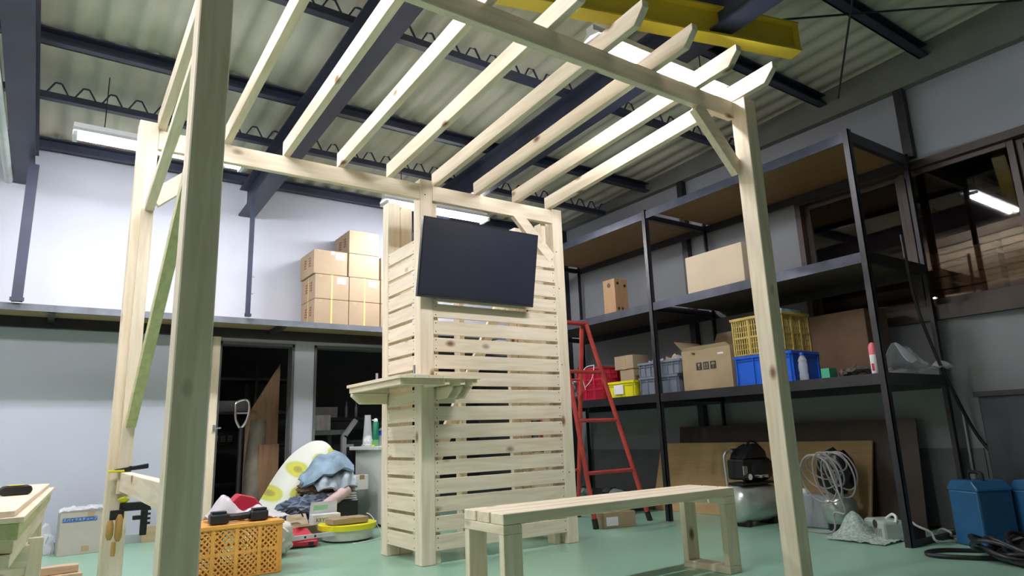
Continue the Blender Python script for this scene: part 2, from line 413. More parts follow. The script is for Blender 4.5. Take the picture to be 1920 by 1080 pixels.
# yellow crane rail
t = thing('crane_rail', 'yellow painted steel crane beam hanging under the roof at top right', 'beam', (1.88, -1.82, 3.2), math.pi-math.atan2(.56, 2.0))
L = 3.6
B(0, -.055, 0, L, .055, .012).build('bottom_flange', M_yellow, t)
B(.012, -.006, .012, L, .006, .20).build('web', M_yellow, t)
B(0, -.055, .20, L, .055, .212).build('top_flange', M_yellow, t)
B(0, -.045, .012, .012, .045, .20).build('end_plate', M_yellow, t)

# ------------------------------------------------------------------ pergola
pg = thing('pergola', 'pale timber pergola with slatted screen, rafters and corner counter', 'pergola')
W = .10
X1, X2, X3, Y1, XR, YL = -1.743, 1.145, -1.742, -1.875, 1.185, .629
def ppost(x, y, h, w=W, d=W): return put('post', B(0, 0, 0, w, d, h).mesh('post', pine(2), .004), pg, (x, y, 0))
ppost(X1, Y1, 2.655); ppost(X2, Y1, 2.665); ppost(X3, 0, 2.59); ppost(0, 0, 2.584); 
ppost(XR, 0, 2.56); ppost(0, YL-W, 2.575); ppost(XR, YL-W, 2.55)
# studs that stand inside the closed screen
for x, y, h, wx, wy in ((1.10, .045, 2.436, .045, .09), (.105, YL-.09, 2.56, .10, .09), (.105, .03, 2.435, .045, .045), (.62, YL-.09, 2.1, .045, .09), (.105, .105, 2.1, .04, .04), (1.10, YL-.09, 2.1, .08, .045)):
    put('stud', B(0, 0, 0, wx, wy, h).mesh('stud', pine(2), .002), pg, (x, y, 0))
MB().bar((.17, YL-.02, .12), (1.08, YL-.02, 1.9), .04, .09, (0, 1, 0)).build('diagonal_stud', pine(2), pg)
# beams
yf = -1.795
B(X1+W, yf, 2.558, X2, yf+.042, 2.668).build('beam', pine(0), pg, bevel=.002)
B(X3+W, 0.005, 2.436, 0, .047, 2.548).build('beam', pine(0), pg, bevel=.002)
B(W, 0.0, 2.436, XR, .042, 2.548).build('beam', pine(0), pg, bevel=.002)
# nine rafters with pointed tails
th = .042; z0 = lambda y: 2.556-.063*(y)
x0, sp = -1.652, .354
prof = [(.045, z0(.045)), (-2.012, z0(-2.012)), (-2.075, z0(-2.075)+.065), (-2.075, z0(-2.075)+.1), (.045, z0(.045)+.1)]
rme = MB().prism(prof, 0, 0, th).mesh('rafter', pine(1), .0015)
for i in range(9):
    x = x0+sp*i
    if i == 8: x = 1.148
    put('rafter', rme, pg, (x, 0, .003))
# braces
def brace(p, q, side, w=.09, t=.042): MB().bar(p, q, w, t, side).build('brace', pine(0), pg, bevel=.0015)
brace((1.150, yf+.021, 2.235), (.825, yf+.021, 2.56), (1, 0, 1))
brace((1.165, .022, 2.14), (.83, .022, 2.475), (1, 0, 1))
brace((-1.645, .026, 2.135), (-1.31, .026, 2.445), (1, 0, -1))
# long braces and rail between the two left posts, with the packing board on the rear post
MB().bar((-1.665, -.045, 2.07), (-1.665, -1.775, 2.33), .045, .042, (1, 0, 0)).build('long_brace', pine(1), pg, bevel=.0015)
MB().bar((-1.664, -.045, .915), (-1.664, -1.775, 2.07), .045, .06, (1, 0, 0)).build('long_brace', pineg(1), pg, bevel=.0015)['label'] = 'slightly green long diagonal brace'
B(-1.70, -.042, .57, -1.643, -.001, 2.06).build('packing_board', pine(2), pg, bevel=.0015)
B(-1.69, -1.775, .585, -1.648, -.043, .675).build('rail', pine(1), pg, bevel=.002)
# slats of the screen
NS = 18; PZ0, PIT, SH = .082, .1163, .0945
ms = MB().box(0, 0, 0, XR-W, .019, SH).mesh('slat', pine(0), .0015)
ml = MB().box(0, 0, 0, .019, YL-2*W, SH).mesh('slat', pine(1), .0015)
for i in range(NS):
    z = PZ0+PIT*i+random.uniform(-.002, .002)
    put('slat', ms, pg, (W, .004, z)); put('slat', ml, pg, (.004, W, z)); put('slat', ml, pg, (XR+W-.023, W, z))
sb = MB()
for i in range(NS):
    z = PZ0+PIT*i
    for dz in (.018, .077):
        for x in (W+.018, XR-.018): sb.cyl((x, .0046, z+dz), (x, .0028, z+dz), .0042, n=6)
        for y in (W+.014, YL-W-.014): sb.cyl((.0046, y, z+dz), (.0028, y, z+dz), .004, n=6)
for x, z in ((.04, 2.47), (1.21, 2.2), (1.22, 1.9), (1.21, 1.3), (1.225, .5)): sb.cyl((x, .0006, z), (x, -.0012, z), .005, n=6)
for z in (1.9, 1.89): sb.cyl((-1.68+(.015 if z > 1.895 else -.01), -.0006+.0, z), (-1.68+(.015 if z > 1.895 else -.01), -.0015, z), .005, n=6)
stuff(sb.build('screws', M_ink, pg))
# corner counter: L-shaped top of planks on battens and brackets
zc = 1.148
ct = MB()
for k in range(3):
    a = -.29+.098*k
    if k == 0:
        r = .05; pts = [(-.29, .577), (-.196, .577), (-.196, -.205), (-.196, -.30)]+[(-.29+r-r*math.sin(q*math.pi/12), -.30+r-r*math.cos(q*math.pi/12)) for q in range(0, 7)]
        ct = MB().prism(pts, 2, zc, zc+.02).build('counter_plank', planed(1), pg, bevel=.001)
    else: B(a, -.30+.001, zc, a+.094, .577, zc+.02).build('counter_plank', planed(1), pg, bevel=.001)
for k in range(3):
    a = -.30+.1*k
    B(.006, a, zc, .285, a+.096, zc+.02).build('counter_plank', planed(0), pg, bevel=.001)
for y0_, y1_ in ((.52, .562), (-.265, -.223)): B(-.275, y0_, zc-.036, -.001, y1_, zc-.001).build('batten', planed(0), pg)
B(-.275, -.222, zc-.036, -.235, .519, zc-.001).build('batten', planed(1), pg)
for x in (.02, .135, .225): B(x, -.285, zc-.036, x+.035, -.001, zc-.001).build('batten', planed(1), pg)
MB().prism([(-.005, zc-.038), (-.27, zc-.038), (-.27, zc-.06), (-.205, 1.035), (-.005, 1.035)], 1, .515, .555).build('bracket', planed(0), pg, bevel=.001)
for x in (.13, .2, .262):
    MB().prism([(-.002, zc-.038), (-.20, zc-.038), (-.20, zc-.055), (-.12, 1.035), (-.002, 1.035)], 0, x-.018, x+.0).build('bracket', planed(1), pg, bevel=.001)

# ------------------------------------------------------------------ television
t = thing('television', 'flat black television hung from the corner post, tilted forward', 'television', (.422, -.07, 1.712))
t.rotation_euler = (math.atan2(.105, .54), 0, 0)
w2, hh = .482, .545
B(-w2, 0, .0, w2, .03, hh).build('housing', mat('black_gloss_plastic', (.010, .010, .013, 1), .3, var=.1), t, bevel=.003)
B(-w2+.008, -.0015, .018, w2-.008, 0.0005, hh-.008).build('screen', mat('dark_screen', (.021, .024, .040, 1), .33, var=.02), t)
B(-w2+.003, -.003, .002, w2-.003, .0, .014).build('lower_bezel', mat('bezel_plastic', (.03, .03, .035, 1), .4), t)
B(-.25, .03, .12, .2, .06, .42).build('rear_housing', M_rub, t, bevel=.01)
b = B(-.40, .031, .22, -.10, .05, .34); b.box(-.43, .045, .25, -.38, .09, .31); b.build('wall_bracket', M_black, t)

# ------------------------------------------------------------------ bench
bn = thing('bench', 'low slatted bench of pale timber with open rectangular leg frames', 'bench', (-.353, -1.455, 0))
BL, BW, BZ = 1.585, .33, .453
for k in range(3): put('seat_plank', (bpm if k else (bpm := B(0, 0, 0, BL, .101, .047).mesh('seat_plank', pine(0), .003))), bn, (0, k*.1145, BZ-.047))
for x in (0, BL-.10):
    B(x, 0, BZ-.087, x+.10, BW, BZ-.048).build('frame_rail', pine(1), bn, bevel=.002)
    B(x, 0, 0, x+.10, BW, .038).build('frame_rail', pine(1), bn, bevel=.002)
    for y in (0.001, BW-.040): B(x+.001, y, .039, x+.099, y+.039, BZ-.088).build('leg', pine(2), bn, bevel=.002)
# ------------------------------------------------------------------ steel rack along the right wall
RX0, RX1 = 2.537, 3.44
RY = (-1.755, .255, 2.265)
rk = thing('storage_rack', 'tall black steel rack with plywood shelves along the right wall', 'rack', (RX0, RY[0], 0))
def rl(x, y, z): return (x-RX0, y-RY[0], z)
TOPS = (1.105, 1.945, 2.845)
for y in RY:
    for x, sx in ((RX0, 1), (RX1, -1)):
        b = MB(); b.box(0 if sx > 0 else -.045, 0, 0, .045 if sx > 0 else 0, .006, 2.86); b.box(0 if sx > 0 else -.006, 0, 0, .006 if sx > 0 else 0, .045, 2.86)
        b.build('post', M_black, rk, rl(x, y, 0))
b = MB()
for y in (RY[0],): b.box(.045, .0, 0, RX1-RX0-.045, .045, .03)
b.build('foot_bar', M_black, rk)
for k, z in enumerate(TOPS):
    for j in range(2):
        ya, yb = RY[j]+.006, RY[j+1]-.001
        if k < 2 and j == 0: pass
        mt_ = M_bluegrey if k else M_black
        B(.007, ya-RY[0]+.04, z-.075, .012, yb-RY[0], z).build('edge_beam', mt_, rk)
        B(RX1-RX0-.012, ya-RY[0]+.04, z-.095, RX1-RX0-.007, yb-RY[0], z-.02).build('rear_beam', M_black, rk)
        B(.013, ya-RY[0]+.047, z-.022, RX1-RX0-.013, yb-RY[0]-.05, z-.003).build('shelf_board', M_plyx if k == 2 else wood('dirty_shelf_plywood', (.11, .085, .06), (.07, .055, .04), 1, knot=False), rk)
    for y in RY:
        B(.045, y-RY[0]+.006, z-.075, RX1-RX0-.045, y-RY[0]+.045, z-.025).build('cross_bar', M_black, rk)
        if y == RY[0]: B(.045, y-RY[0]+.001, z-.08, RX1-RX0-.045, y-RY[0]+.005, z).build('end_rail', M_black, rk)

def carton(name, label, loc, size, rotz=0, mt=None, group=None, tape=True, tapes=None, cat='box', flaps=False):
    """cardboard box, origin at the middle of its base"""
    a, b_, h = size[0]/2, size[1]/2, size[2]; mt = mt or M_carton
    t = thing(name, label, cat, loc, rotz, group)
    if not flaps: B(-a, -b_, 0, a, b_, h).build('box_body', mt, t, bevel=.004)
    else:
        m_ = MB(); q = .006
        m_.box(-a, -b_, 0, a, b_, q); m_.box(-a, -b_, q, -a+q, b_, h); m_.box(a-q, -b_, q, a, b_, h); m_.box(-a+q, -b_, q, a-q, -b_+q, h); m_.box(-a+q, b_-q, q, a-q, b_, h)
        m_.build('box_body', mt, t)
    if tape:
        w_ = .028
        B(-w_, -b_-.0012, h*.70, w_, -b_-.0002, h).build('tape', M_tape, t)
        if not flaps: B(-w_, -b_-.001, h+.0002, w_, b_, h+.0014).build('tape', M_tape, t)
    return t
def flap(t, mt, hinge0, hinge1, up, L):
    h0, h1, up = Vector(hinge0), Vector(hinge1), Vector(up).normalized()
    n_ = (h1-h0).cross(up).normalized()*.002; ins = (h1-h0)*.06
    q = [h0, h1, h1+up*L-ins, h0+up*L+ins]
    MB().hexa([p-n_ for p in q]+[p+n_ for p in q]).build('flap', mt, t)

# cartons stacked on the shelf of the back wall
SY, SZ = 2.33, 1.925
sh = thing('wall_shelf', 'long timber and steel shelf along the back wall above the openings', 'shelf', (-5, SY, SZ-.06))
B(.05, 0, 0, 7.3, .02, .055).build('edge_beam', mat('worn_grey_edge', (.13, .145, .17, 1), .5, var=.25), sh)
for k in range(4): B(.05+k*1.82, .021, .03, .05+(k+1)*1.82-.006, YW-SY-.001, .05).build('shelf_board', wood('raw_shelf_wood', (.36, .25, .13), (.28, .19, .10), 0, knot=False), sh)
B(.05, YW-SY-.06, -.06, 7.3, YW-SY-.001, .029).build('ledger', M_black, sh)
for x in (1.1, 2.92, 4.74, 6.56): B(x, .021, -.012, x+.05, YW-SY-.061, .029).build('bracket', M_black, sh)
for x, r, lab in ((-2.285, .036, 'thick'), (-.585, .02, 'thin')):
    t = thing('hanging_post', lab+' navy post rising from the back wall shelf'+(' at the far left' if r > .03 else ' left of the stacked cartons'), 'post', (x, SY-.03, SZ))
    B(-r, -r*.6, 0, r, r*.6, 3.05-SZ).build('tube', M_steel, t)
    B(-r-.01, -r*.6-.004, 0, r+.01, -r*.6, .03).build('foot_plate', M_steel, t)
    if r < .03:
        for z in (.22, .38): MB().cyl((r, 0, z), (r+.022, 0, z), .007, n=8).build('bolt', M_alu, t)
CW, CH = .335, .25
def shipping(cx, k, label, w=CW, dz=0, rot=0, labels=(1,), strap=False, dx=0):
    t = thing('shipping_carton', label, 'box', (cx+dx, 2.60, SZ-.002+k*(CH+.003)), rot, 'brown cartons on the back wall shelf')
    d = .42
    B(-w/2, -d/2, 0, w/2, d/2, CH).build('box_body', M_carton, t, bevel=.004)
    f_ = -d/2
    B(-w/2+.04, f_-.0012, CH-.03, -w/2+.075, f_-.0002, CH-.004).build('tape', M_tape, t)
    if 1 in labels: B(w/2-.125, f_-.002, CH-.085, w/2-.03, f_-.0005, CH-.02).build('label_sheet', M_white, t)
    if 2 in labels: B(w/2-.175, f_-.002, CH-.04, w/2-.135, f_-.0005, CH-.004).build('label_sheet', M_white, t)
    s_ = MB()
    for y in (-.09, .05):
        for q in range(4): s_.box(-w/2-.0015, y-.03, .09+q*.026, -w/2-.0002, y+.03, .105+q*.026)
    stuff(s_.build('side_print', M_print, t))
    if strap:
        s_ = MB(); s_.box(-.012, f_-.003, 0, .004, f_-.0015, CH); s_.box(-w/2-.003, -.02, 0, -w/2-.0015, -.008, CH)
        s_.build('strap', M_strap, t)
    return t
c1, c2, c3 = .235, .583, .93
shipping(c1, 0, 'bottom brown carton of the left column, strapped, on the back wall shelf', .35, strap=True, labels=())
shipping(c1, 1, 'middle brown carton of the left column, strapped, under a narrower top carton', .35, strap=True)
shipping(c1, 2, 'top brown carton of the left column, beside the tallest column', .35, dx=-.02, labels=(1, 2))
shipping(c2, 0, 'bottom brown carton of the tallest column on the back wall shelf', .335, strap=True, labels=())
shipping(c2, 1, 'second carton up in the tallest column, strapped, with white label', .335, strap=True)
shipping(c2, 2, 'third carton up in the tallest column, white label top right', .335, dx=-.01)
shipping(c2, 3, 'uppermost carton of all, alone atop the tallest column', .33, dx=-.012)
shipping(c3, 0, 'bottom carton of the column half hidden behind the slatted screen', .335, labels=())
shipping(c3, 1, 'middle carton of the column half hidden behind the slatted screen', .335)
shipping(c3, 2, 'top carton of the column half hidden behind the slatted screen', .335)

# ---- things on the rack
X0 = RX0+.06
# middle shelf
z = TOPS[1]+.001
carton('beige_carton', 'large plain pale beige carton on the middle rack shelf', (X0+.19, -.42, z), (.36, .60, .345), 0, M_carton2, tape=False)
t = thing('speaker_box', 'tall brown plywood box with round holes on the middle rack shelf', 'box', (X0+.10, .89, z))
B(-.09, -.085, 0, .09, .085, .36).build('box_body', wood('brown_ply_box', (.46, .28, .15), (.38, .22, .11), 2, knot=False), t, bevel=.003)
for zz in (.30,): MB().cyl((-.0905, .0, zz), (-.0935, .0, zz), .022, n=16).build('port', M_brown, t)
for x, zz in ((-.05, .31), (.05, .29), (.0, .05), (-.05, .05)): MB().cyl((x, -.0855, zz), (x, -.0885, zz), .016, n=12).build('port', M_brown, t)
B(-.05, -.05, .361, .02, .03, .362).build('paper', M_white, t)
# lower shelf
z = TOPS[0]+.001
t = carton('open_carton', 'big worn open cardboard box with handling symbols on the lower rack shelf', (X0+.22, -.24, z), (.42, .52, .35), 0, M_carton3, tape=False, flaps=True)
a, b_, h = .21, .26, .35
flap(t, M_carton3, (-a, b_, h), (-a, -b_, h), (-.1, 0, .25), .03)
flap(t, M_carton3, (a, -b_, h), (a, b_, h), (.35, 0, 1), .2); flap(t, M_carton3, (-a+.05, -b_, h), (a, -b_, h), (0, -.5, 1), .17); flap(t, M_carton3, (-a+.03, b_, h), (a, b_, h), (0, .8, .7), .16)
MB().blob((0, .04, h-.03), (.17, .2, .06), .5, 4, 3, 3).build('black_bag', M_rub, t, smooth=True)
for k in range(3):
    y = .075-.075*k
    B(-a-.0015, y-.03, .17, -a-.0003, y+.03, .235).build('symbol_ground', M_ink, t)
    s_ = MB(); xx = -a-.003; xy = -a-.0017
    if k == 0:
        s_.prism([(y-.012, .225), (y+.012, .225), (y+.008, .205), (y+.002, .198), (y-.002, .198), (y-.008, .205)], 0, xx, xy); s_.box(xx, y-.002, .185, xy, y+.002, .199); s_.box(xx, y-.009, .180, xy, y+.009, .184)
    elif k == 1:
        for q in (-.012, .012): s_.box(xx, y+q-.003, .19, xy, y+q+.003, .212); s_.prism([(y+q-.008, .212), (y+q+.008, .212), (y+q, .226)], 0, xx, xy)
        s_.box(xx, y-.022, .180, xy, y+.022, .185)
    else:
        s_.prism([(y-.022, .207), (y-.015, .219), (y, .226), (y+.015, .219), (y+.022, .207)], 0, xx, xy); s_.box(xx, y-.002, .182, xy, y+.002, .208); s_.box(xx, y-.002, .180, xy, y+.009, .184)
    s_.build('symbol', M_carton3, t)
B(-a-.0015, -.19, .285, -a-.0003, -.13, .30).build('sticker', M_white, t)
def crate(name, label, loc, size, mt, rotz=0, ribs=6, lattice=False, group=None, rim=.012, cells=None):
    """open plastic crate with rim, ribs and optional lattice walls; origin in the middle of the base"""
    a, b_, h = size[0]/2, size[1]/2, size[2]
    t = thing(name, label, 'crate', loc, rotz, group); q = .004
    B(-a, -b_, 0, a, b_, q).build('base', mt, t)
    r = MB(); zr = h-.022
    for (x0_, y0_, x1_, y1_) in ((-a-rim, -b_-rim, a+rim, -b_+q), (-a-rim, b_-q, a+rim, b_+rim), (-a-rim, -b_+q, -a+q, b_-q), (a-q, -b_+q, a+rim, b_-q)): r.box(x0_, y0_, zr, x1_, y1_, h)
    r.build('rim', mt, t, bevel=.0015)
    for side in range(4):
        L_ = a if side % 2 == 0 else b_; D = b_ if side % 2 == 0 else a
        R_ = Matrix.Rotation(side*math.pi/2, 4, 'Z')
        m_ = MB()
        if not lattice: m_.box(-L_+q, -D, q, L_-q, -D+q, zr)
        else:
            cx, cz = cells or (4, 2)
            for i in range(cx+1): x = -L_+2*L_*i/cx; m_.box(max(-L_, x-.011), -D-.005, q, min(L_, x+.011), -D+q, zr)
            for j in range(cz+1):
                zz = q+(zr-q)*j/cz; m_.box(-L_, -D-.003, max(q, zz-.008), L_, -D+q, min(zr, zz+.008))
            st = .034 if lattice == 'diag' else .021
            if lattice == 'diag':
                H = zr-q; x = -L_-H
                while x < L_:
                    for sg in (1, -1):
                        p0, p1 = (x, q), (x+H, zr)
                        if sg < 0: p0, p1 = (x, zr), (x+H, q)
                        # cut to the wall
                        u0, u1 = max(0, (-L_-p0[0])/H), min(1, (L_-p0[0])/H)
                        if u1 > u0+.02:
                            A = (p0[0]+(p1[0]-p0[0])*u0, -D+.001*sg, p0[1]+(p1[1]-p0[1])*u0); C_ = (p0[0]+(p1[0]-p0[0])*u1, -D+.001*sg, p0[1]+(p1[1]-p0[1])*u1)
                            m_.bar(A, C_, .0035, .0095, (0, 1, 0))
                    x += st
            else:
                x = -L_+st
                while x < L_: m_.box(x-.0045, -D, q, x+.0045, -D+q, zr); x += st
                for j in range(1, 6): zz = q+(zr-q)*j/6; m_.box(-L_, -D-.001, zz-.003, L_, -D+q, zz+.003)
        m_.bm.transform(R_)
        o = m_.build('wall', mt, t)
        if lattice: stuff(o)
        if not lattice and ribs:
            rb = MB(); n_ = max(2, int(ribs*L_/max(a, b_)))
            for i in range(n_+1): x = -L_+.01+(2*L_-.02)*i/n_; rb.box(x-.003, -D-rim*.8, q, x+.003, -D, zr)
            rb.box(-L_, -D-rim*.7, zr-.02, L_, -D, zr-.016)
            rb.bm.transform(R_); stuff(rb.build('ribs', mt, t))
    return t
crate('grey_crate', 'lower blue-grey plastic crate under the shallow grey crate on the rack', (X0+.20, .32, z), (.38, .46, .165), M_grey, ribs=5)
t = crate('shallow_crate', 'shallow grey ribbed crate holding plastic bags, on top of the lower crate', (X0+.20, .29, z+.168), (.40, .50, .13), M_grey, ribs=7)
tag(MB().blob((0, 0, .06), (.09, .10, .085), .4, 3, 5, 3, flat=0.0).build('plastic_bag', M_film, None, (X0+.12, .42, z+.175), smooth=True), 'crumpled clear plastic bag at the left end of the shallow grey crate', 'bag')
tag(MB().blob((0, 0, .07), (.10, .12, .09), .5, 3, 9, 3, flat=0.0).build('paper_bag', mat('tan_paper_bag', (.42, .33, .2, 1), .7), None, (X0+.24, .30, z+.175), smooth=True), 'crumpled tan paper bag in the middle of the shallow grey crate', 'bag')
tag(MB().blob((0, 0, .07), (.09, .08, .085), .45, 3, 12, 3, flat=0.0).build('plastic_bag', M_film, None, (X0+.13, .14, z+.175), smooth=True), 'white plastic bag at the right end of the shallow grey crate', 'bag')
t = crate('yellow_tray', 'small lemon yellow plastic crate with white paper label on the rack', (X0+.14, .82, z), (.26, .36, .155), M_lemon, ribs=2)
B(-.1455, -.05, .03, -.144, .08, .12).build('label_sheet', M_white, t)
carton('small_carton', 'small brown carton standing in the yellow crate below a wider one', (X0+.15, .76, z+.006), (.2, .19, .262), 0, M_carton, tape=False)
carton('small_carton', 'pale brown taped carton on top, above the yellow crate', (X0+.15, .785, z+.27), (.22, .26, .135), 0, M_carton, tape=False)
B(-.1112, -.03, 0, -.1102, .03, .135).build('tape', M_tape, bpy.data.objects['small_carton.001'])
t = crate('red_crate', 'red plastic crate with holes on the rack behind the ladder', (X0+.17, 1.26, z), (.34, .40, .33), M_redp, lattice='grid', ribs=0, cells=(3, 3))
B(-.17, -.19, .004, .16, .19, .14).build('contents', M_redp, t)
tag(MB().blob((0, 0, .10), (.09, .16, .13), .5, 4, 17, 3, flat=.0).build('bagged_parts', mat('dark_bagged_parts', (.09, .09, .10, 1), .3, var=.7, scale=20), None, (X0+.10, 1.62, z), smooth=True), 'shiny bag of dark parts left of the red crate on the rack', 'bag')
tag(MB().blob((0, 0, .10), (.14, .22, .16), .4, 3, 21, 3, flat=.0).build('black_bag', M_rub, None, (RX0+.62, 1.12, z), smooth=True), 'black bag behind the red crate on the lower rack shelf', 'bag')
tb = MB().tube([(0, .05, 0), (-.02, .06, .12), (-.01, .03, .22), (.01, -.06, .24), (.01, -.09, .23), (-.02, -.08, .1), (-.06, -.02, .02)], .004, 6).build('hanging_string', M_white, None, (X0-.02, 1.26, z+.11), smooth=True)
tag(tb, 'white cord hanging over the front of the red crate', 'cord')
crate('blue_crate', 'bright blue plastic crate under the yellow crate on the rack', (X0+.18, -.80, z), (.36, .50, .235), M_blue, ribs=3)
crate('yellow_crate', 'dull yellow slotted crate stacked on the bright blue crate', (X0+.18, -.78, z+.238), (.36, .46, .31), M_ycrate, lattice='grid', ribs=0, cells=(3, 2))
tag(B(-.13, -.02, 0, .13, .02, .33).build('blue_folder', mat('pale_blue_folders', (.22, .42, .50, 1), .5, var=.35, scale=22), None, (X0+.16, -.98, z+.244)), 'pale blue folders standing at the right end of the yellow crate', 'folder')
carton('brown_carton', 'dark brown carton behind the drinking bottle on the rack', (RX0+.60, -1.22, z), (.34, .48, .52), 0, mat('dark_brown_cardboard', (.13, .075, .045, 1), .8, var=.15), tape=False)
# bottle
t = thing('water_bottle', 'clear drinking bottle with blue cap on the lower rack shelf', 'bottle', (X0+.03, -1.12, z))
MB().lathe([(.030, 0), (.033, .01), (.033, .045), (.029, .06), (.033, .075), (.033, .12), (.028, .135), (.033, .15), (.020, .178), (.013, .187)], n=20).build('bottle_body', M_glassp, t, smooth=True)
MB().lathe([(.015, .187), (.015, .205), (.013, .21)], n=16).build('cap', M_blue, t, smooth=True)
B(-.05, -.032, 0, .05, .032, .07).build('green_box', mat('green_card', (.05, .38, .22, 1), .6), None, (X0+.04, -1.31, z))
tag(bpy.data.objects['green_box'], 'small green box on the lower rack shelf right of the bottle', 'box')
tag(MB().lathe([(.022, 0), (.026, .03), (.012, .055)], n=14).build('small_jar', M_brown, None, (X0+.05, -1.405, z), smooth=True), 'small dark red jar beside the green box on the rack', 'jar')
tag(MB().blob((0, 0, .028), (.06, .10, .035), .5, 4, 31, 3, flat=0.0).build('dark_cloth', mat('dark_checked_cloth', (.06, .055, .05, 1), .9, var=.9, scale=60), None, (X0+.06, -1.52, z), smooth=True), 'dark crumpled cloth on the lower rack shelf left of the spray can', 'cloth')
t = thing('spray_can', 'slim white spray can with pink top near the rack end post', 'can', (X0+.02, -1.655, z))
MB().lathe([(.024, 0), (.026, .004), (.026, .13)], n=18).build('can_body', M_white, t, smooth=True)
MB().lathe([(.026, .13), (.026, .18), (.018, .205), (.008, .215)], n=18).build('cap', mat('pink_plastic', (.75, .16, .22, 1), .4), t, smooth=True)
B(-.0268, -.008, .02, -.0262, .008, .07).build('print', M_redp, t)
# clear sheet bundle over the end of the lower shelf
def film(u, v):
    x = RX0+.12+.68*v; y = -1.46-.40*u
    hgt = .02+.17*math.exp(-((u-.78)**2)/.03)*(.55+.45*math.sin(v*5+1))+.03*noise.noise(V(u*7, v*9, 2))
    return (x, y, z+.012+max(0, hgt))
tag(MB().sheet(film, 26, 26, .003).build('plastic_sheet', M_film, None, smooth=True), 'crumpled clear plastic sheet lying over the right end of the lower rack shelf', 'plastic sheet')
# things under the rack
t = thing('plywood_sheet', 'tan plywood panel leaning on the wall under the rack', 'panel', (3.12, 1.0, 0))
MB().bar((0, -1.1, 0), (.20, -1.1, .64), .018, 2.2, (1, 0, -.5)).build('board', M_ply, t)
t = thing('brown_sheet', 'dark brown panel behind the tan plywood under the rack', 'panel', (3.29, .78, 0))
MB().bar((0, -1.15, 0), (.085, -1.15, .80), .018, 2.3, (1, 0, -.2)).build('board', M_brown, t)
# low dark trolley with odds and ends
t = thing('low_trolley', 'low black wheeled trolley on the floor under the left of the rack', 'trolley', (2.92, 1.60, 0))
B(-.38, -.70, .10, .35, .62, .155).build('deck', M_black, t, bevel=.004)
for x in (-.33, .28):
    for y in (-.62, .55): MB().cyl((x-.012, y, .035), (x+.012, y, .035), .035, n=14).build('wheel', M_rub, t, smooth=True); B(x-.02, y-.02, .06, x+.02, y+.02, .1).build('caster_fork', M_black, t)
for k in range(7):
    y = 1.04+k*.18+.03*math.sin(k*5)
    nm = ('rag_bundle', 'metal_part')[k % 2]
    o = MB().blob((0, 0, .035), (.07, .08, .04), .5, 4, 40+k, 2, flat=0).build(nm, (mat('pale_green_scrap', (.14, .17, .15, 1), .6, var=.5, scale=25), M_rub)[k % 2], None, (2.66+.1*math.sin(k*2.3), y, .157), smooth=True)
    o['label'] = ('nearest', 'second', 'third', 'fourth', 'fifth', 'sixth', 'farthest')[k]+(' scrap on the low black trolley, pale and crumpled', ' scrap on the low black trolley, dark metal')[k % 2]; o['category'] = 'scrap'; o['group'] = 'scraps on the trolley'
carton('floor_carton', 'small taped carton with white sticker on the floor by the red ladder', (2.03, .42, 0), (.30, .22, .125), math.radians(-14), M_carton3)
B(-.13, -.1125, .02, -.02, -.1115, .09).build('sticker', M_white, bpy.data.objects['floor_carton'])

# red step ladder
t = thing('step_ladder', 'red painted steel stepladder standing open beside the slatted screen', 'ladder', (2.12, .42, 0))
lb, rb_ = V(-.305, -.014, 0), V(.358, .014, 0); tl, tr = V(-.385, .23, 1.77), V(-.065, .23, 1.77)
def rail_(p, q, nm='stile'): MB().tube([p, q], .021, 10).build(nm, M_red, t, smooth=True)
rail_(lb, tl); rail_(rb_, tr)
lb2, rb2 = V(-.47, .71, 0), V(.117, .71, 0); tl2, tr2 = V(-.385, .28, 1.76), V(-.075, .28, 1.76)
rail_(lb2, tl2); rail_(rb2, tr2)
for f in (.25, .50, .745): MB().tube([lb.lerp(tl, f), rb_.lerp(tr, f)], .016, 8).build('rung', M_red, t, smooth=True)
for f in (.25, .72): MB().tube([lb2.lerp(tl2, f), rb2.lerp(tr2, f)], .012, 8).build('rear_brace', M_red, t, smooth=True)
for p, q in ((lb, lb2), (rb_, rb2)):
    pass
MB().tube([lb.lerp(tl, .7), lb2.lerp(tl2, .7)], .006, 6).build('spreader', M_red, t)
B(-.41, .21, 1.765, -.04, .30, 1.79).build('top_plate', M_red, t, bevel=.004)
for p, q in ((lb, tl), (rb_, tr), (lb2, tl2), (rb2, tr2)): MB().cyl(p-(p-p), p.lerp(q, .045), .025, n=12).build('rubber_foot', M_rub, t)

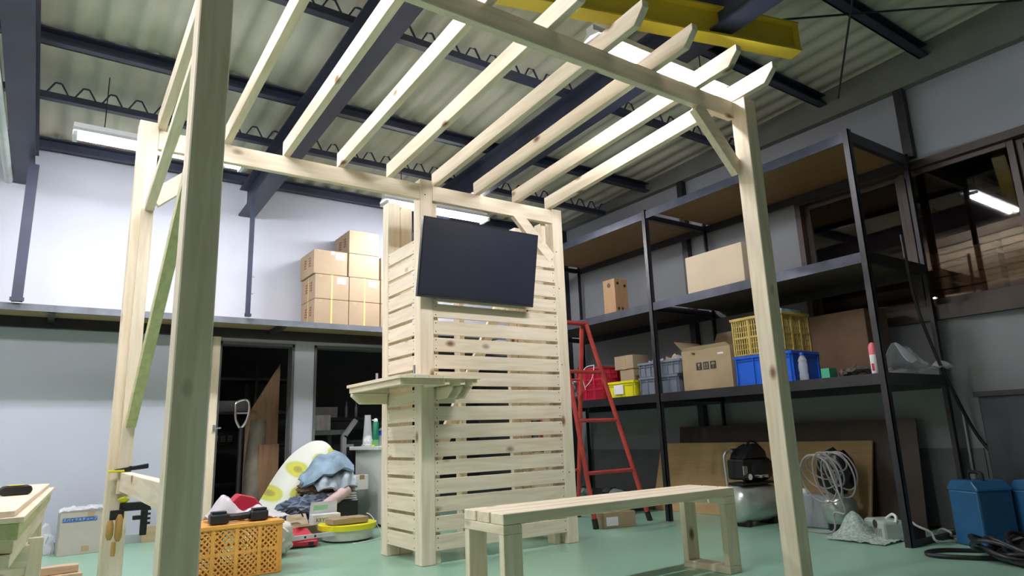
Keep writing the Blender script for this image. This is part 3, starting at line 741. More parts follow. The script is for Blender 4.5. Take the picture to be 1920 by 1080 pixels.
# ------------------------------------------------------------------ air compressors
def compressor(label, loc, rot, s=1.0, horiz=True):
    t = thing('air_compressor', label, 'compressor', loc, rot)
    if horiz:
        MB().lathe([(.02, -.26), (.09, -.25), (.135, -.21), (.15, -.16), (.15, .16), (.135, .21), (.09, .25), (.02, .26)], (0, 0, .17), 28, axis=0).build('tank', M_tank, t, smooth=True)
        for x in (-.15, .15): B(x-.02, -.10, .0, x+.02, .10, .05).build('foot', M_rub, t, bevel=.004)
        B(-.18, -.09, .318, .2, .09, .335).build('mount_plate', M_black, t)
        MB().lathe([(.085, -.13), (.105, -.10), (.105, .10), (.09, .14)], (.07, 0, .44), 22, axis=0).build('motor', M_rub, t, smooth=True)
        B(-.16, -.085, .36, -.02, .085, .52).build('switch_box', M_rub, t, bevel=.012)
        MB().prism([(-.14, .52), (.16, .52), (.15, .58), (.07, .645), (-.02, .62), (-.1, .56)], 1, -.08, .08).build('cowl', mat('glossy_black_cowl', (.012, .012, .014, 1), .2), t, bevel=.012)
        B(-.165, -.095, .40, -.12, -.086, .47).build('plate', M_alu, t)
        MB().cyl((-.12, -.088, .385), (-.12, -.115, .385), .03, n=20).build('gauge', M_rub, t, smooth=True)
        MB().cyl((-.12, -.1155, .385), (-.12, -.117, .385), .024, n=20).build('gauge_face', M_white, t)
        for x in (-.03, .04): MB().cyl((x, -.09, .385), (x+.01, -.15, .385), .014, n=12).build('outlet', M_chrome, t, smooth=True)
        MB().tube([(-.21, .05, .28), (-.22, .05, .52), (-.21, .05, .56), (-.18, .05, .585), (-.12, .05, .59)], .011, 8).build('handle', M_alu, t, smooth=True)
        MB().tube([(-.12, .05, .59), (-.03, .05, .59)], .019, 10).build('grip', M_rub, t, smooth=True)
        MB().tube([(.0, 0, .62), (.05, 0, .66), (.12, 0, .65), (.17, 0, .6)], .009, 8).build('pipe', M_rub, t, smooth=True)
    return t
compressor('silver tank air compressor with black motor and gauge, behind the right front post', (2.84, -.38, 0), math.radians(-4))
t = thing('air_compressor', 'grey round tank compressor draped with grey hose, under the rack end', 'compressor', (2.98, -1.05, 0))
MB().lathe([(.05, .03), (.09, .05), (.12, .10), (.13, .155), (.12, .21), (.08, .26), (.04, .275)], n=28).build('tank', M_tank, t, smooth=True)
MB().lathe([(.09, 0), (.09, .06)], n=20).build('base_ring', M_rub, t)
MB().blob((0, -.01, .42), (.12, .13, .17), .2, 2, 3, 3).build('motor', M_rub, t, smooth=True)
t2 = thing('air_hose', 'coils of pale grey air hose hung over the second compressor', 'hose', (2.80, -1.05, .0))
for k in range(10):
    pts = []; ry, rz = .10+.04*math.sin(k*2.1), .13+.06*math.sin(k*1.3+1)
    for i in range(30):
        a = 2*math.pi*i/30; pts.append((-.05+.009*k-.05*math.cos(a), -.07+.08*math.sin(k*1.9)+ry*math.sin(a), .58-rz+rz*math.cos(a)-.02*(k % 3)))
    MB().tube(pts, .0065, 6, closed=True).build('hose_coil', mat('grey_hose', (.33, .31, .32, 1), .45), t2, smooth=True)
MB().tube([(-.08, -.1, .50), (-.10, -.17, .30), (-.08, -.19, .16), (-.07, -.10, .15), (-.07, -.07, .02), (-.06, .2, .008), (-.1, .28, .01)], .007, 6).build('hose_end', mat('grey_hose', (.3, .3, .3, 1)), t2, smooth=True)
MB().tube([(-.07, .12, .48), (-.09, .16, .3), (-.08, .15, .12), (-.12, .22, .015), (-.15, .33, .012)], .007, 6).build('hose_end', mat('grey_hose', (.3, .3, .3, 1)), t2, smooth=True)
# clear jug
t = thing('plastic_jug', 'translucent plastic jug on the floor right of the front right post', 'jug', (3.02, -.84, 0))
MB().prism([(-.13, .0), (.13, 0), (.14, .02), (.14, .22), (.10, .25), (-.10, .25), (-.14, .22), (-.14, .02)], 0, -.09, .09).build('jug_body', mat('milky_plastic', (.36, .40, .43, 1), .25, var=.05, alpha=.75), t, bevel=.012)
MB().cyl((0, .08, .25), (0, .08, .285), .022, n=14).build('cap', M_white, t)
# small pale machine and bubble wrap
t = thing('small_pump', 'pale grey portable machine with slotted front on the floor under the rack end', 'machine', (2.80, -1.47, 0), math.radians(-35))
B(-.085, -.13, .0, .085, .13, .13).build('casing', mat('pale_grey_plastic', (.42, .50, .46, 1), .4), t, bevel=.02, seg=2)
for k in range(7): B(-.087, -.10+.022*k, .03, -.0855, -.09+.022*k, .08).build('slot', mat('slot_grey', (.17, .2, .19, 1)), t)
MB().cyl((-.086, -.03, .105), (-.088, -.03, .105), .028, n=18).build('dial', M_ink, t)
MB().tube([(.02, .02, .13), (.03, -.05, .165), (.02, -.11, .15), (.0, -.13, .12)], .009, 8).build('handle', M_white, t, smooth=True)
B(.1, -.12, .0, .2, .12, .09).build('motor_block', M_rub, t, bevel=.006)
def bw(u, v):
    x = 2.50+.30*v; y = -1.20-.40*u
    r_ = math.exp(-(((u-.28)/.22)**2+((v-.62)/.30)**2))
    return (x, y, .006+.17*r_+.012*abs(noise.noise(V(u*14, v*14, 5)))+.02*abs(noise.noise(V(u*5, v*5, 2))))
tag(MB().sheet(bw, 30, 26, .003).build('bubble_wrap', mat('bubble_wrap_film', (.55, .68, .62, 1), .25, var=.35, scale=60, bump=1.0, bscale=140, alpha=.8), None, smooth=True), 'crumpled bubble wrap on the floor in front of the pale grey machine', 'bubble wrap')
pts = [(3.0, -1.52, .12), (2.9, -1.60, .11), (2.8, -1.68, .10), (2.78, -1.77, .07), (2.72, -1.82, .03), (2.9, -1.86, .01), (3.1, -1.87, .01), (3.14, -1.82, .012), (3.1, -1.75, .01), (2.98, -1.80, .05), (3.05, -1.72, .06), (3.2, -1.62, .01)]
tag(MB().tube(pts, .008, 6).build('white_cable', mat('pale_cable', (.38, .38, .36, 1), .5), None, smooth=True), 'loose white cable on the floor by the foot of the rack end', 'cable')

# ------------------------------------------------------------------ blue oil cans and black hose at the right edge
def oilcan(label, loc, rot):
    t = thing('oil_can', label, 'can', loc, rot)
    B(-.12, -.12, 0, .12, .12, .34).build('can_body', M_drum, t, bevel=.012, seg=2)
    MB().prism([(-.125, .335), (.125, .335), (.125, .35), (.085, .40), (-.085, .40), (-.125, .35)], 0, -.122, .122).build('shoulder', M_drum, t, bevel=.006)
    MB().cyl((.02, .06, .40), (.02, .06, .43), .028, n=16).build('cap', M_alu, t)
    MB().tube([(-.03, -.08, .40), (-.03, -.07, .445), (-.03, .02, .445), (-.03, .03, .40)], .011, 8).build('handle', M_rub, t, smooth=True)
oilcan('dull blue square metal can at the right edge, nearer the rack post', (2.93, -2.03, 0), math.radians(-28))
oilcan('dark blue square can behind and right of the nearer blue can', (3.10, -2.32, 0), math.radians(-20))
tag(MB().lathe([(.09, 0), (.10, .02), (.11, .30), (.105, .32)], n=20).build('blue_bucket', M_blue, None, (3.14, -2.60, .0), smooth=True), 'bright blue bucket at the right edge of the photo', 'bucket')
tag(MB().lathe([(.07, 0), (.085, .10), (.06, .17), (.02, .19)], n=18).build('red_cap_lid', M_redp, None, (3.14, -2.60, .322), smooth=True), 'red object on top of the blue bucket at the right edge', 'lid')
t = thing('black_hose', 'heap of coiled thick black hose on the floor at bottom right', 'hose', (2.56, -2.38, 0))
for k in range(13):
    pts = []; r1 = .17+.10*random.random(); r2 = .13+.08*random.random(); ox, oy = random.uniform(-.08, .1), random.uniform(-.16, .1); ph = random.random()*6
    for i in range(28):
        a = 2*math.pi*i/28
        pts.append((ox+r1*math.cos(a+ph), oy+r2*math.sin(a+ph)*1.25, .016+.011*k*(.6+.4*math.sin(a*2+k))))
    MB().tube(pts, .0125, 8, closed=True).build('hose_coil', M_rub, t, smooth=True)
MB().tube([(-.06, .02, .02), (-.17, .20, .014), (-.25, .38, .014), (-.19, .47, .014), (-.04, .44, .014), (.08, .28, .014), (.12, .1, .04)], .0125, 8).build('hose_loop', M_rub, t, smooth=True)
# black cabinet against the right wall and hanging black cable
t = thing('black_cabinet', 'dark cabinet against the right wall at the right edge', 'cabinet', (3.22, -2.6, 0))
B(.09, -.75, 0, .26, .62, .93).build('cabinet_body', mat('dark_cabinet_paint', (.035, .037, .05, 1), .45), t, bevel=.004)
B(.07, -.77, .93, .265, .64, .965).build('cabinet_top', M_black, t)
p = [PY(1690, 440, -1.81), PY(1715, 560, -1.81), PY(1748, 650, -1.81), PY(1790, 740, -1.83), PY(1832, 815, -1.88), PY(1872, 862, -1.98)]
tag(MB().tube([*p], .012, 8).build('black_cable', M_rub, None, smooth=True), 'thick black cable hanging down past the rack end to the blue cans', 'cable')
MB().cyl((3.475, -1.80, 0), (3.475, -1.80, .86), .012, n=8).build('wall_pipe', M_alu, wr, smooth=True)
# ------------------------------------------------------------------ inside the dark openings
t = thing('steel_shelving', 'dark shelving with boxes inside the left opening', 'shelf', (-.62, 4.0, 0))
for x in (0, .55, 1.1):
    for y in (0, .45): B(x, y, 0, x+.03, y+.03, 1.7).build('post', M_black, t)
for z in (.35, .74, 1.12, 1.5): B(0, 0, z, 1.13, .48, z+.03).build('shelf_board', M_black, t)
carton('stored_carton', 'pale printed carton on the dark shelving, upper level', (-.33, 4.2, 1.152), (.42, .3, .12), 0, mat('grey_card', (.26, .25, .26, 1), .8), tape=False)
t = thing('black_bin', 'black bin with white lettering on the dark shelving', 'bin', (-.42, 4.13, .772))
B(-.17, -.12, 0, .17, .12, .16).build('bin_body', M_rub, t, bevel=.006)
text('千', .075, M_white, t, 'lettering', (-.115, -.1225, .08), (math.pi/2, 0, 0))
s_ = MB()                                                    # three glyphs too blurred to read
for k in range(3):
    u = -.06+.072*k
    for dz in (.052, .072, .092, .108): s_.box(u, -.1226, dz, u+.052, -.1218, dz+.007)
    s_.box(u+.010, -.1226, .05, u+.017, -.1218, .112); s_.box(u+.036, -.1226, .05, u+.043, -.1218, .112)
stuff(s_.build('faded_lettering', mat('grey_letters', (.35, .35, .37, 1), .6), t))
# pallet jack
t = thing('pallet_jack', 'hand pallet truck with looped chrome handle standing in the left opening', 'pallet truck', (-.42, 3.05, 0), 0)
MB().tube([(0, .0, .12), (0, .0, .95)], .022, 10).build('tow_bar', M_black, t, smooth=True)
lp = [(0, 0, .93), (-.05, 0, 1.02), (-.06, 0, 1.12), (-.055, 0, 1.19), (0, 0, 1.22), (.055, 0, 1.21), (.07, 0, 1.12), (.05, 0, 1.02), (0, 0, .94)]
MB().tube(lp, .014, 8).build('handle', M_chrome, t, smooth=True)
MB().tube([(-.045, 0, 1.09), (.055, 0, 1.09)], .009, 8).build('lever', M_alu, t, smooth=True)
MB().cyl((-.08, 0, .08), (.08, 0, .08), .08, n=18).build('wheel', M_rub, t, smooth=True)
MB().cyl((0, 0, .10), (0, .02, .30), .05, n=14).build('pump', M_black, t, smooth=True)
for x in (-.2, .0): B(x, .1, .04, x+.08, .9, .09).build('fork', M_red, t)
tag(MB().cyl((-.25, 3.25, 0), (-.19, 3.35, 1.02), .095, n=24).build('carpet_roll', mat('grey_brown_felt', (.22, .19, .15, 1), .9, var=.2), None, smooth=True), 'tall grey-brown rolled mat standing in the left opening', 'roll')
t = thing('plywood_offcut', 'upright brown board with slanted top leaning inside the left opening', 'panel', (-.12, 3.3, 0))
MB().prism([(-.20, 0), (.13, 0), (.13, 1.62), (-.20, 1.05)], 1, 0, .02).build('board', wood('brown_board', (.30, .18, .10), (.22, .13, .075), 2, knot=False), t)
t = thing('plywood_offcut', 'lower brown board in front of the slanted one in the left opening', 'panel', (-.06, 3.2, 0))
B(-.14, 0, 0, .06, .018, .78).build('board', wood('brown_board', (.30, .18, .10), (.22, .13, .075), 2, knot=False), t)
# right opening: desk frame, pink packet, bent tube cart, shelf
t = thing('steel_desk', 'grey-green steel desk frame inside the right opening', 'desk', (.42, 3.15, 0))
M_gg = mat('grey_green_steel', (.12, .16, .145, 1), .5)
B(-.17, 0, .855, .28, .5, .905).build('desk_top', M_gg, t)
for x in (-.17, .23):
    for y in (0, .45): B(x, y, 0, x+.05, y+.05, .854).build('leg', M_gg, t)
t = thing('pink_packet', 'clear packet of pink things on the grey-green desk', 'packet', (.46, 3.25, .906))
B(-.045, -.02, 0, .045, .02, .13).build('packet_body', mat('pink_print', (.55, .16, .2, 1), .5, var=.5, scale=30), t, bevel=.01)
MB().sheet(lambda u, v: (-.09+.18*u, -.03+.01*math.sin(u*9), .16*v), 10, 4, .002).build('film', M_film, t)
t = thing('tube_cart', 'grey bent square-tube trolley frame beside the white cabinet', 'trolley', (.68, 2.9, 0))
M_tube = mat('grey_square_tube', (.20, .21, .22, 1), .45)
MB().bar((-.10, 0, 0), (-.10, 0, .84), .045, .045).build('upright', M_tube, t)
MB().bar((-.10, 0, .83), (.03, 0, 1.0), .045, .045).build('bent_arm', M_tube, t)
MB().bar((-.12, 0, .735), (.45, 0, .735), .03, .03).build('cross_tube', M_tube, t)
B(-.05, .02, .76, .42, .21, .79).build('tray', M_black, t)
t = thing('store_shelf', 'dark shelf carrying boxes deep in the right opening', 'shelf', (.56, 4.1, 0))
B(0, 0, 1.03, 1.6, .4, 1.07).build('shelf_board', M_black, t); B(0, .0, 0, .04, .4, 1.03).build('side', M_black, t); B(1.56, .0, 0, 1.6, .4, 1.03).build('side', M_black, t)
carton('stored_carton', 'greyish box on the dark shelf in the right opening', (.80, 4.3, 1.072), (.36, .25, .13), 0, mat('grey_card', (.26, .25, .26, 1), .8), tape=False)
for k in range(2): tag(MB().lathe([(.02, 0), (.02, .12), (.008, .16), (.008, .2)], n=12).build('bottle', mat('grey_bottle', (.16, .17, .2, 1), .3), None, (1.12+.13*k, 4.25, 1.071), smooth=True), ('left', 'right')[k]+' slim grey bottle of the two on the dark shelf in the right opening', 'bottle')

# ------------------------------------------------------------------ white cabinet and what stands on it
t = thing('white_cabinet', 'cream white cabinet behind the left side of the slatted screen', 'cabinet', (.87, 2.0, 0))
B(-.27, -.04, .025, .25, .62, .69).build('cabinet_body', M_cream, t, bevel=.003)
B(-.26, -.03, 0, .24, .6, .024).build('plinth', M_black, t)
B(-.33, -.06, .691, .26, .64, .725).build('cabinet_top', M_cream, t, bevel=.004)
B(-.2, -.0425, .05, .23, -.0405, .66).build('door', M_cream, t)
zz = .726
t = thing('green_spray_can', 'green spray can with white cap on the cream cabinet', 'can', (PY(704, 842, 2.1).x, 2.1, zz))
MB().lathe([(.027, 0), (.029, .005), (.029, .06)], n=18).build('lower_band', mat('light_green_print', (.16, .45, .16, 1), .35), t, smooth=True)
MB().lathe([(.029, .0605), (.029, .215), (.022, .228)], n=18).build('can_body', mat('dark_green_print', (.01, .19, .10, 1), .35), t, smooth=True)
MB().lathe([(.02, .229), (.02, .245), (.012, .26)], n=14).build('nozzle', M_white, t, smooth=True)
B(-.035, -.006, .24, .0, .006, .25).build('spout', M_white, t)
t = thing('dispenser_bottle', 'clear pump bottle with blue label right of the green spray can', 'bottle', (PY(713, 842, 2.12).x+.01, 2.12, zz))
MB().lathe([(.026, 0), (.026, .15), (.012, .17)], n=16).build('bottle_body', M_glassp, t, smooth=True)
MB().lathe([(.0265, .10), (.0265, .145)], n=16, close=False).build('label_band', M_blue, t, smooth=True)
MB().lathe([(.014, .17), (.014, .215)], n=12).build('cap', M_rub, t, smooth=True)
tag(MB().lathe([(.07, .0), (.05, .02), (.035, .22), (.03, .30)], n=20, close=False).build('clear_cone', M_glassp, None, (PY(689, 842, 2.35).x, 2.35, zz+.001), smooth=True), 'clear flared plastic cover behind the green spray can', 'cover')
tag(MB().blob((0, 0, .045), (.045, .045, .05), .25, 3, 4, 3, flat=0).build('white_paper_ball', M_white, None, (PY(689, 842, 2.35).x, 2.35, zz+.003), smooth=True), 'white crumpled paper inside the clear cover on the cabinet', 'paper')
tag(B(-.025, -.02, 0, .025, .02, .014).build('yellow_pad', M_lemon, None, (.57, 2.1, zz), bevel=.002), 'small yellow pad on the edge of the cream cabinet', 'pad')
t = tag(B(-.16, -.09, 0, .14, .10, .045).build('black_tray', M_rub, None, (.74, 2.52, zz)), 'black flat tray at the back of the cream cabinet top', 'tray')

# ------------------------------------------------------------------ heap beside the cabinet
M_floral = mat('floral_white_cloth', (.74, .76, .68, 1), .85, var=.04)
mf = M_floral.node_tree; bs = mf.nodes['Principled BSDF']
vo = nn(mf, 'ShaderNodeTexVoronoi'); vo.voronoi_dimensions = '2D'; vo.inputs['Scale'].default_value = 4.6; vo.inputs['Randomness'].default_value = .6; tc = nn(mf, 'ShaderNodeTexCoord'); mp_ = nn(mf, 'ShaderNodeMapping'); mp_.inputs['Rotation'].default_value = (math.pi/2, 0, .3); mf.links.new(tc.outputs['Object'], mp_.inputs[0]); mf.links.new(mp_.outputs[0], vo.inputs['Vector'])
cr = nn(mf, 'ShaderNodeValToRGB'); mf.links.new(vo.outputs['Distance'], cr.inputs[0]); e = cr.color_ramp.elements
e[0].position = .0; e[0].color = (.35, .30, .12, 1); e[1].position = .42; e[1].color = (.74, .76, .68, 1)
for p_, c_ in ((.12, (.42, .40, .08, 1)), (.15, (.62, .60, .06, 1)), (.30, (.55, .60, .15, 1)), (.36, (.72, .74, .60, 1))):
    q = e.new(p_); q.color = c_
mf.links.new(cr.outputs[0], bs.inputs['Base Color'])
def curve(P, u):
    """a point along a chain of points, u from 0 to 1"""
    n_ = len(P)-1; f = min(max(u*n_, 0), n_-1e-6); i = int(f); t = f-i
    p0, p1, p2, p3 = P[max(i-1, 0)], P[i], P[i+1], P[min(i+2, n_)]
    return .5*((2*p1)+(p2-p0)*t+(2*p0-5*p1+4*p2-p3)*t*t+(3*p1-p0-3*p2+p3)*t*t*t)
def drape(LA, LB, bulge, folds=0, fr=3, seed=0):
    def f(u, v):
        a, b_ = curve(LA, u), curve(LB, u); p = a.lerp(b_, v)
        k = bulge*math.sin(v*math.pi)+folds*(math.sin(fr*math.pi*u+4*v+seed)+.6*noise.noise(V(u*5, v*4, seed)))
        return p+V(-.25*k, -1*k, .35*k)
    return f
LA = [V(-.44, 2.55, .03), V(-.33, 2.55, .25), V(-.20, 2.55, .47), V(-.05, 2.55, .66), V(.10, 2.52, .76), V(.20, 2.48, .77)]
LB = [V(-.33, 2.30, .05), V(-.22, 2.25, .16), V(-.06, 2.22, .34), V(.04, 2.22, .50), V(.16, 2.25, .62), V(.27, 2.3, .66)]
o = MB().sheet(drape(LA, LB, .06, .008, 5), 34, 14, .05).build('floral_quilt', M_floral, None, smooth=True); tag(o, 'white quilt with yellow flowers draped down the left of the heap', 'quilt')
M_towel = mat('blue_towel_cloth', (.25, .36, .46, 1), .9, var=.30, scale=9, bump=.5, bscale=120)
LA = [V(-.09, 2.22, .45), V(.00, 2.30, .56), V(.10, 2.34, .66), V(.22, 2.34, .71), V(.32, 2.30, .66), V(.42, 2.24, .56)]
LB = [V(-.10, 2.10, .40), V(-.02, 2.04, .43), V(.06, 2.02, .50), V(.14, 2.0, .49), V(.24, 2.0, .55), V(.34, 2.02, .50)]
tag(MB().sheet(drape(LA, LB, .05, .022, 5, 1), 44, 18, .028).build('blue_towel', M_towel, None, smooth=True), 'light blue towel with folds, upper one on the heap', 'towel')
LA = [V(.0, 2.16, .44), V(.10, 2.15, .50), V(.20, 2.14, .52), V(.30, 2.14, .54), V(.38, 2.14, .52)]
LB = [V(.02, 2.00, .36), V(.11, 1.96, .39), V(.19, 1.98, .34), V(.28, 1.96, .40), V(.36, 1.98, .37)]
tag(MB().sheet(drape(LA, LB, .03, .016, 7, 2), 40, 14, .02).build('blue_towel', mat('pale_towel_cloth', (.36, .43, .50, 1), .9, var=.3, scale=12, bump=.4), None, smooth=True), 'pale blue and white towel, lower one with wavy hem on the heap', 'towel')
def heap(name, label, cat, c, r, mt, amp=.35, f=3, seed=0, flat=0.0):
    return tag(MB().blob((0, 0, 0), r, amp, f, seed, 4, flat).build(name, mt, None, c, smooth=True), label, cat)
heap('stuffed_bag', 'dark brown bag buried under the towels in the heap', 'bag', (.20, 2.66, .30), (.24, .12, .27), mat('dark_brown_cloth', (.09, .06, .045, 1), .9, var=.4), seed=1, flat=-.29)
heap('denim_clothes', 'blue-grey crumpled work clothes at the foot of the quilt', 'clothes', (-.07, 2.05, .24), (.20, .09, .085), mat('denim_grey_cloth', (.15, .19, .27, 1), .9, var=.3), .45, 4, 2, -.06)
heap('grey_clothes', 'dark grey crumpled cloth below the work clothes', 'clothes', (-.08, 2.06, .09), (.17, .11, .075), mat('dark_grey_cloth', (.09, .09, .12, 1), .9, var=.35), .5, 4, 3, -.098)
heap('brown_sack', 'brown paper sack sticking out under the quilt', 'bag', (.06, 2.16, .38), (.17, .055, .06), mat('brown_sack_paper', (.20, .13, .08, 1), .85, var=.35), .3, 3, 6, -.3)
t = thing('pink_roll', 'pink paper roll leaning across the heap', 'roll', (.12, 1.93, .20))
MB().cyl((-.13, 0, 0), (.16, .06, .16), .045, .05, n=18).build('roll_body', mat('pale_pink_paper', (.66, .48, .50, 1), .7), t, smooth=True)
for k in range(6):
    o = B(-.13, -.10, 0, .13, .10, .010).build('magazine', (M_white, mat('grey_print', (.30, .30, .33, 1), .6))[k % 2], None, (.24, 2.10, .275+.0108*k), (0, 0, .12*math.sin(k*3)))
    o['label'] = ('lowest', 'second lowest', 'third', 'fourth', 'fifth', 'topmost')[k]+' magazine of the paper stack beside the cream cabinet'; o['category'] = 'magazine'; o['group'] = 'magazines stacked on the heap'
tag(B(-.14, -.12, 0, .14, .12, .22).build('dark_case', M_rub, None, (.24, 2.10, .05), bevel=.01), 'black case under the stack of magazines', 'case')
tag(B(-.15, -.13, 0, .15, .13, .05).build('grey_tray', mat('grey_tray_plastic', (.12, .13, .13, 1), .6), None, (.24, 2.10, 0)), 'grey tray on the floor below the black case', 'tray')
carton('white_carton', 'small white open carton atop the heap beside the cabinet', (.40, 2.08, .345), (.15, .15, .13), .3, M_white)
t = thing('cable_heap', 'tangle of dark and pale cables at the front of the heap', 'cables', (-.22, 1.88, 0))
for k in range(16):
    pts = []; r1, r2 = random.uniform(.08, .19), random.uniform(.05, .12); ph = random.random()*6; ox, oy = random.uniform(-.12, .12), random.uniform(-.05, .08); hz = random.uniform(.03, .24)
    for i in range(22):
        a = 2*math.pi*i/22; pts.append((ox+r1*math.cos(a+ph), oy+r2*math.sin(a+ph), max(.008, hz+.05*math.sin(a*2+k)-.3*abs(ox+r1*math.cos(a+ph))*hz*2)))
    MB().tube(pts, .006, 6, closed=True).build('cable_loop', (M_rub, mat('tan_cable', (.42, .34, .25, 1), .6), mat('grey_cable', (.15, .15, .19, 1), .6))[k % 3], t, smooth=True)
# boxes and tools on the floor in front of the heap
def kcarton():
    t = thing('white_printed_carton', 'white carton with a green label and black lettering on the floor', 'box', (-.02, 1.72, 0), math.radians(-4))
    B(-.115, -.06, 0, .115, .06, .20).build('box_body', mat('white_card', (.66, .68, .70, 1), .7), t, bevel=.003)
    MB().hexa([(-.115, .055, .2), (.115, .055, .2), (.115, .06, .2), (-.115, .06, .2), (-.11, .03, .295), (.11, .03, .295), (.11, .035, .295), (-.11, .035, .295)]).build('flap', mat('white_card', (.66, .68, .70, 1), .7), t)
    MB().hexa([(-.085, .0515, .215), (.035, .0515, .215), (.035, .053, .215), (-.085, .053, .215), (-.085, .036, .265), (.035, .036, .265), (.035, .0375, .265), (-.085, .0375, .265)]).build('label_sheet', mat('green_label', (.30, .62, .32, 1), .6), t)
    text('KEYENCE', .042, M_ink, t, 'lettering', (.0, -.0612, .155), (math.pi/2, 0, 0))
kcarton()
t = carton('open_small_carton', 'small opened carton with raised flap beside the red tool case', (-.22, 1.70, 0), (.19, .14, .125), math.radians(8), M_carton2, tape=False, flaps=True)
flap(t, M_carton2, (-.095, -.07, .125), (.095, -.07, .125), (-.1, -1, .15), .07); flap(t, M_carton2, (-.095, .07, .125), (.095, .07, .125), (0, .5, 1), .09)
# yellow rimmed tub
t = thing('round_tub', 'round clear tub with a yellow rim on the floor beside the screen', 'tub', (.10, 1.52, 0))
MB().lathe([(.02, .004), (.17, .004), (.20, .015), (.215, .09), (.205, .09), (.19, .02), (.02, .012)], n=36).build('tub_body', mat('milky_tub', (.62, .64, .58, 1), .3, var=.05), t, smooth=True)
MB().lathe([(.216, .088), (.232, .09), (.236, .13), (.222, .135), (.212, .13)], n=36).build('rim', M_lemon, t, smooth=True)
carton('flat_carton', 'flat brown carton lying on the yellow rimmed tub', (.07, 1.46, .137), (.30, .17, .045), math.radians(2), M_carton)
tag(MB().tube([(.235, 1.45, .20), (.27, 1.42, .17), (.33, 1.38, .05), (.30, 1.32, .01), (.12, 1.24, .008), (.03, 1.22, .008)], .0035, 6).build('white_wire', M_white, None, smooth=True), 'thin white wire curling round the yellow rimmed tub', 'wire')
# red tool case and spirit level
t = thing('red_tool_case', 'flat red tool case on the floor right of the orange crate', 'tool case', (-.32, 1.46, 0), math.radians(-20))
B(-.15, -.10, .012, .15, .10, .055).build('case_body', M_redp, t, bevel=.012, seg=2)
MB().hexa([(-.15, .06, .055), (.12, .06, .055), (.12, .075, .055), (-.15, .075, .055), (-.17, .12, .135), (.06, .12, .12), (.06, .13, .12), (-.17, .13, .135)]).build('lid', M_redp, t)
for x in (-.1, .1): B(x-.02, -.112, .02, x+.02, -.101, .045).build('latch', M_black, t)
B(-.12, -.08, 0, .12, .08, .011).build('foot', M_rub, t)
t = thing('spirit_level', 'silver spirit level lying across the red tool case', 'level', (-.28, 1.37, .062), math.radians(4))
B(-.26, -.012, 0, .26, .012, .03).build('level_body', mat('pale_metal_bar', (.60, .63, .66, 1), .35), t)
for x in (-.02, .06): MB().cyl((x, -.0125, .015), (x, -.0135, .015), .009, n=12).build('vial', M_ink, t)
heap('white_bag', 'white bulging sack behind the right end of the orange crate', 'bag', (-.62, 1.16, .13), (.16, .12, .13), mat('white_bag_film', (.66, .64, .60, 1), .5, var=.1), .25, 2, 8, -.128)

# ------------------------------------------------------------------ orange crate and what lies on it
t = crate('orange_crate', 'orange lattice crate standing upside down behind the left front post', (-1.005, .70, 0), (.55, .38, .315), M_orange, lattice='diag', ribs=0, cells=(4, 2), rotz=math.radians(3))
B(-.275, -.19, .293, .275, .19, .314).build('lid_panel', M_orange, t, bevel=.004)
for x in (-.275, .245): 
    for y in (-.19, .16): B(x, y, .004, x+.03, y+.03, .292).build('corner_post', M_orange, t)
def drill(label, loc, rot):
    t = thing('cordless_tool_battery', label, 'tool', loc, rot)
    B(-.055, -.04, .0, .055, .04, .062).build('battery', M_rub, t, bevel=.012, seg=2)
    B(-.045, -.03, .062, .04, .03, .075).build('slide_rail', M_rub, t, bevel=.003)
    MB().cyl((.055, 0, .035), (.13, .01, .032), .022, n=14).build('grip', M_rub, t, smooth=True)
drill('right black cordless tool lying on the orange crate', (-.90, .60, .317), math.radians(0))
drill('left black cordless tool lying on the orange crate', (-1.09, .58, .317), math.radians(0))
o = bpy.data.objects['cordless_tool_battery']; o.location.x = -.85; o.rotation_euler.z = math.pi
def cbag(u, v):
    x = -1.13+.50*u; y = .85-.20*v
    z_ = .318+.15*math.exp(-((u-.2)/.16)**2)*math.sin(max(0, v)*math.pi)**.6+.07*math.exp(-((u-.62)/.2)**2)*math.sin(v*math.pi)+.018*abs(noise.noise(V(u*9, v*8, 1)))
    return (x, y, z_)
tag(MB().sheet(cbag, 36, 16, .003).build('plastic_bag', mat('white_film_bag', (.82, .80, .86, 1), .35, var=.06, bump=.5, bscale=30, alpha=.75), None, smooth=True), 'crumpled white plastic bag on the orange crate behind the black tools', 'bag')
t = thing('red_plastic_case', 'red sloping plastic case on the orange crate behind the white bag', 'case', (-.86, .80, .318))
MB().prism([(-.16, 0), (.14, 0), (.02, .13), (-.07, .155), (-.13, .10)], 1, -.045, .08).build('case_body', M_redp, t, bevel=.008)

# ------------------------------------------------------------------ lumber stack, trestles, offcuts at lower left
yaw = math.atan2(.055, 1.0)
def board(label, cx, cy, z0_, w_, h_, L_, mt=None, rot=0, nm='lumber_board', grp='boards stacked on the trestles'):
    t_ = MB().box(-w_, 0, 0, 0, L_, h_).build(nm, mt or planed(1), None, (cx, cy, z0_), (0, 0, -yaw+rot), bevel=.002)
    return tag(t_, label, 'board', grp)
zt = .60
bx, by = -2.070, -1.10
board('topmost pale board of the stack, carrying the tape measure', bx-.01, by, zt-.019, .14, .019, 2.15)
board('second board down, slightly wider than the topmost one', bx+.018, by-.02, zt-.019-.020, .17, .019, 2.1)
board('greenish thick board, third down in the lumber stack', bx+.006, by+.0, zt-.039-.056, .16, .054, 2.05, pineg(1))
board('pale board set back under the greenish one in the stack', bx-.004, by+.05, zt-.096-.045, .15, .043, 2.0)
board('lowest pale board of the lumber stack, on the trestles', bx-.01, by+.03, zt-.142-.045, .15, .043, 1.9)
board('pale board on the left of the stack, top layer', bx-.158, by+.1, zt-.019, .12, .019, 2.0)
